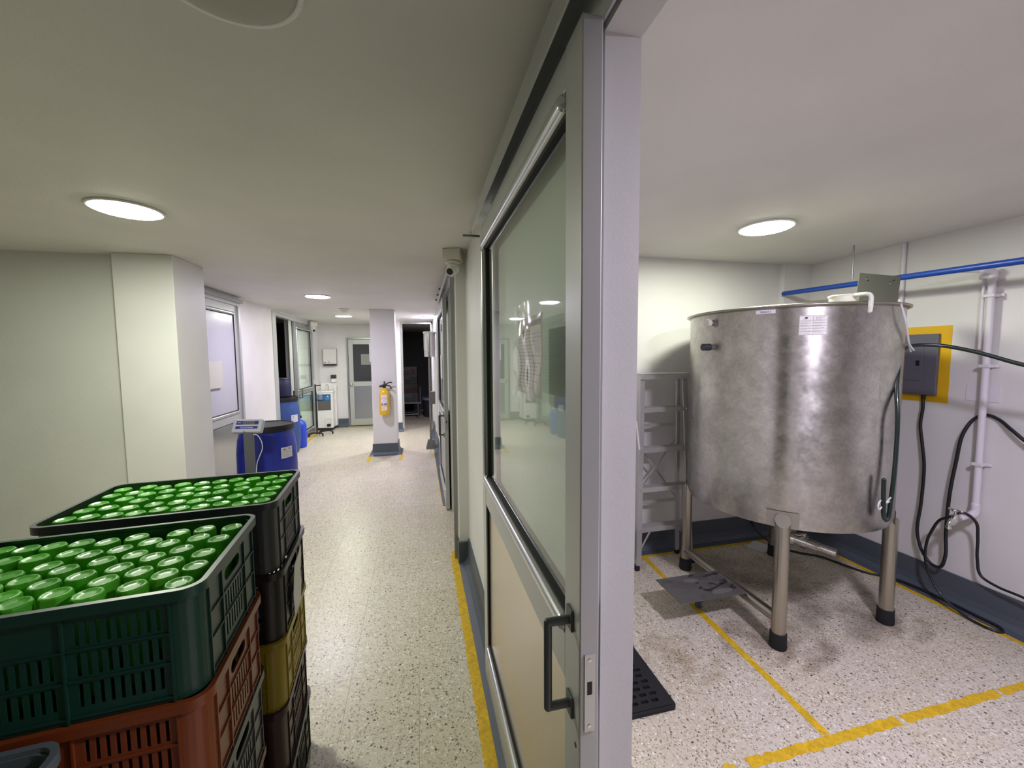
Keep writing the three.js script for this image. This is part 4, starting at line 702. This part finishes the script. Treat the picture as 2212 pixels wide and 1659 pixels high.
{ // stainless hopper on a post
  const t = thing('hopper_stand', 'steel cylinder hopper with white rim on a slim floor post', 'hopper', [0.185, 0, -7.05]);
  mesh('hopper', crease(lathe([[0.03, 1.60], [0.095, 1.60], [0.095, 1.71], [0.1, 1.715], [0.1, 2.0], [0.096, 2.0], [0.092, 1.62], [0.03, 1.61]], 36), 0.5), M.chrome, t);
  mesh('hopper_rim', lathe([[0.09, 2.0], [0.135, 2.005], [0.138, 2.02], [0.128, 2.03], [0.09, 2.022]], 36).scale(0.82, 1, 1), M.white, t);
  mesh('post', bx(-0.03, 0.005, 0.14, 1.60, -0.02, 0.02, 0.003), std(0x8d8f8c, 0.35, 0.8), t);
  mesh('bracket', bx(-0.01, 0.09, 0.78, 1.0, -0.05, 0.05, 0.006), M.dullSteel, t);
  { const g = prep(new THREE.CylinderGeometry(0.075, 0.125, 0.15, 4, 1)).rotateY(Math.PI / 4).translate(-0.01, 0.075, 0); g.computeVertexNormals(); mesh('foot', g, M.dullSteel, t); }
  mesh('back_board', bx(0.075, 0.1, 0.3, 1.6, -0.07, 0.07, 0.003), M.white, t);
}
// dark room beyond the doorway
for (let i = 0; i < 4; i++) crate(M.crate[['slate', 'maroon', 'black', 'maroon'][i]], [-0.33, 0.42 + i * PITCH * 1.0 + (i > 1 ? 0.0 : 0), -10.75], 0.05, ['slate crate on the trolley in the dark room, lowest of four', 'maroon crate in the dark room, second above the trolley', 'black crate in the dark room, third above the trolley', 'maroon crate in the dark room, topmost, holding a bundle'][i], 'crates on the trolley in the dark room');
{
  const t = thing('trolley', 'grey tube trolley under the crates in the dark room', 'trolley', [-0.33, 0, -10.75]);
  for (const [x, z] of [[-0.28, 0.2], [0.28, 0.2], [-0.28, -0.2], [0.28, -0.2]]) mesh('leg', rod([x, 0, z], [x, 0.40, z], 0.014, 10), M.alu, t);
  mesh('deck', bx(-0.31, 0.355, 0.40, 0.419, -0.22, 0.22, 0.004), M.alu, t); mesh('stretcher', [rod([-0.28, 0.12, 0.2], [0.28, 0.12, 0.2], 0.01), rod([-0.28, 0.12, -0.2], [0.28, 0.12, -0.2], 0.01)], M.alu, t);
  mesh('push_bar', tube([[0.34, 0.41, 0.2], [0.34, 0.78, 0.2], [0.34, 0.80, 0.18], [0.34, 0.80, -0.18], [0.34, 0.78, -0.2], [0.34, 0.41, -0.2]], 0.012, 40, 8), M.alu, t);
  tag(mesh('cloth_bundle', (() => { const g = new THREE.SphereGeometry(0.2, 32, 20, 0, 6.2832, 0, 1.7), p = g.attributes.position; for (let i = 0; i < p.count; i++) { const k = 1 + 0.12 * Math.sin(p.getX(i) * 31) * Math.cos(p.getZ(i) * 27) + 0.06 * Math.sin(p.getY(i) * 60); p.setXYZ(i, p.getX(i) * k * 1.15, p.getY(i) * k * 0.8, p.getZ(i) * k * 0.75); } g.computeVertexNormals(); return prep(g).translate(-0.33, 0.42 + 4 * PITCH + 0.04 - 0.2, -10.75); })(), std(0x6a3a3a, 0.9)), 'dull red cloth bundle in the topmost crate of the dark room', 'cloth');
  const b = thing('waste_bin', 'dark waste bin on the floor of the dark room', 'bin', [0.26, 0, -10.9]);
  mesh('body', lathe([[0, 0], [0.16, 0], [0.165, 0.01], [0.19, 0.5], [0.2, 0.505], [0.2, 0.52], [0.185, 0.52], [0.155, 0.02], [0, 0.02]], 32), M.charcoal, b); mesh('liner', lathe([[0.186, 0.49], [0.192, 0.53], [0.21, 0.5], [0.205, 0.45]], 32), std(0x888a90, 0.4, 0, { side: THREE.DoubleSide }), b);
}
tag(mesh('paper_scrap', (() => { const s = new THREE.Shape([[0, 0], [0.035, 0.006], [0.042, 0.02], [0.02, 0.026], [0.01, 0.018], [-0.006, 0.016]].map(p => new THREE.Vector2(...p))); return flat(ext(s, 0.0015)).translate(0.08, 0.0005, -3.05); })(), M.white), 'tiny white paper scrap on the corridor floor near the wall post', 'paper');
renderer.render(scene, camera);
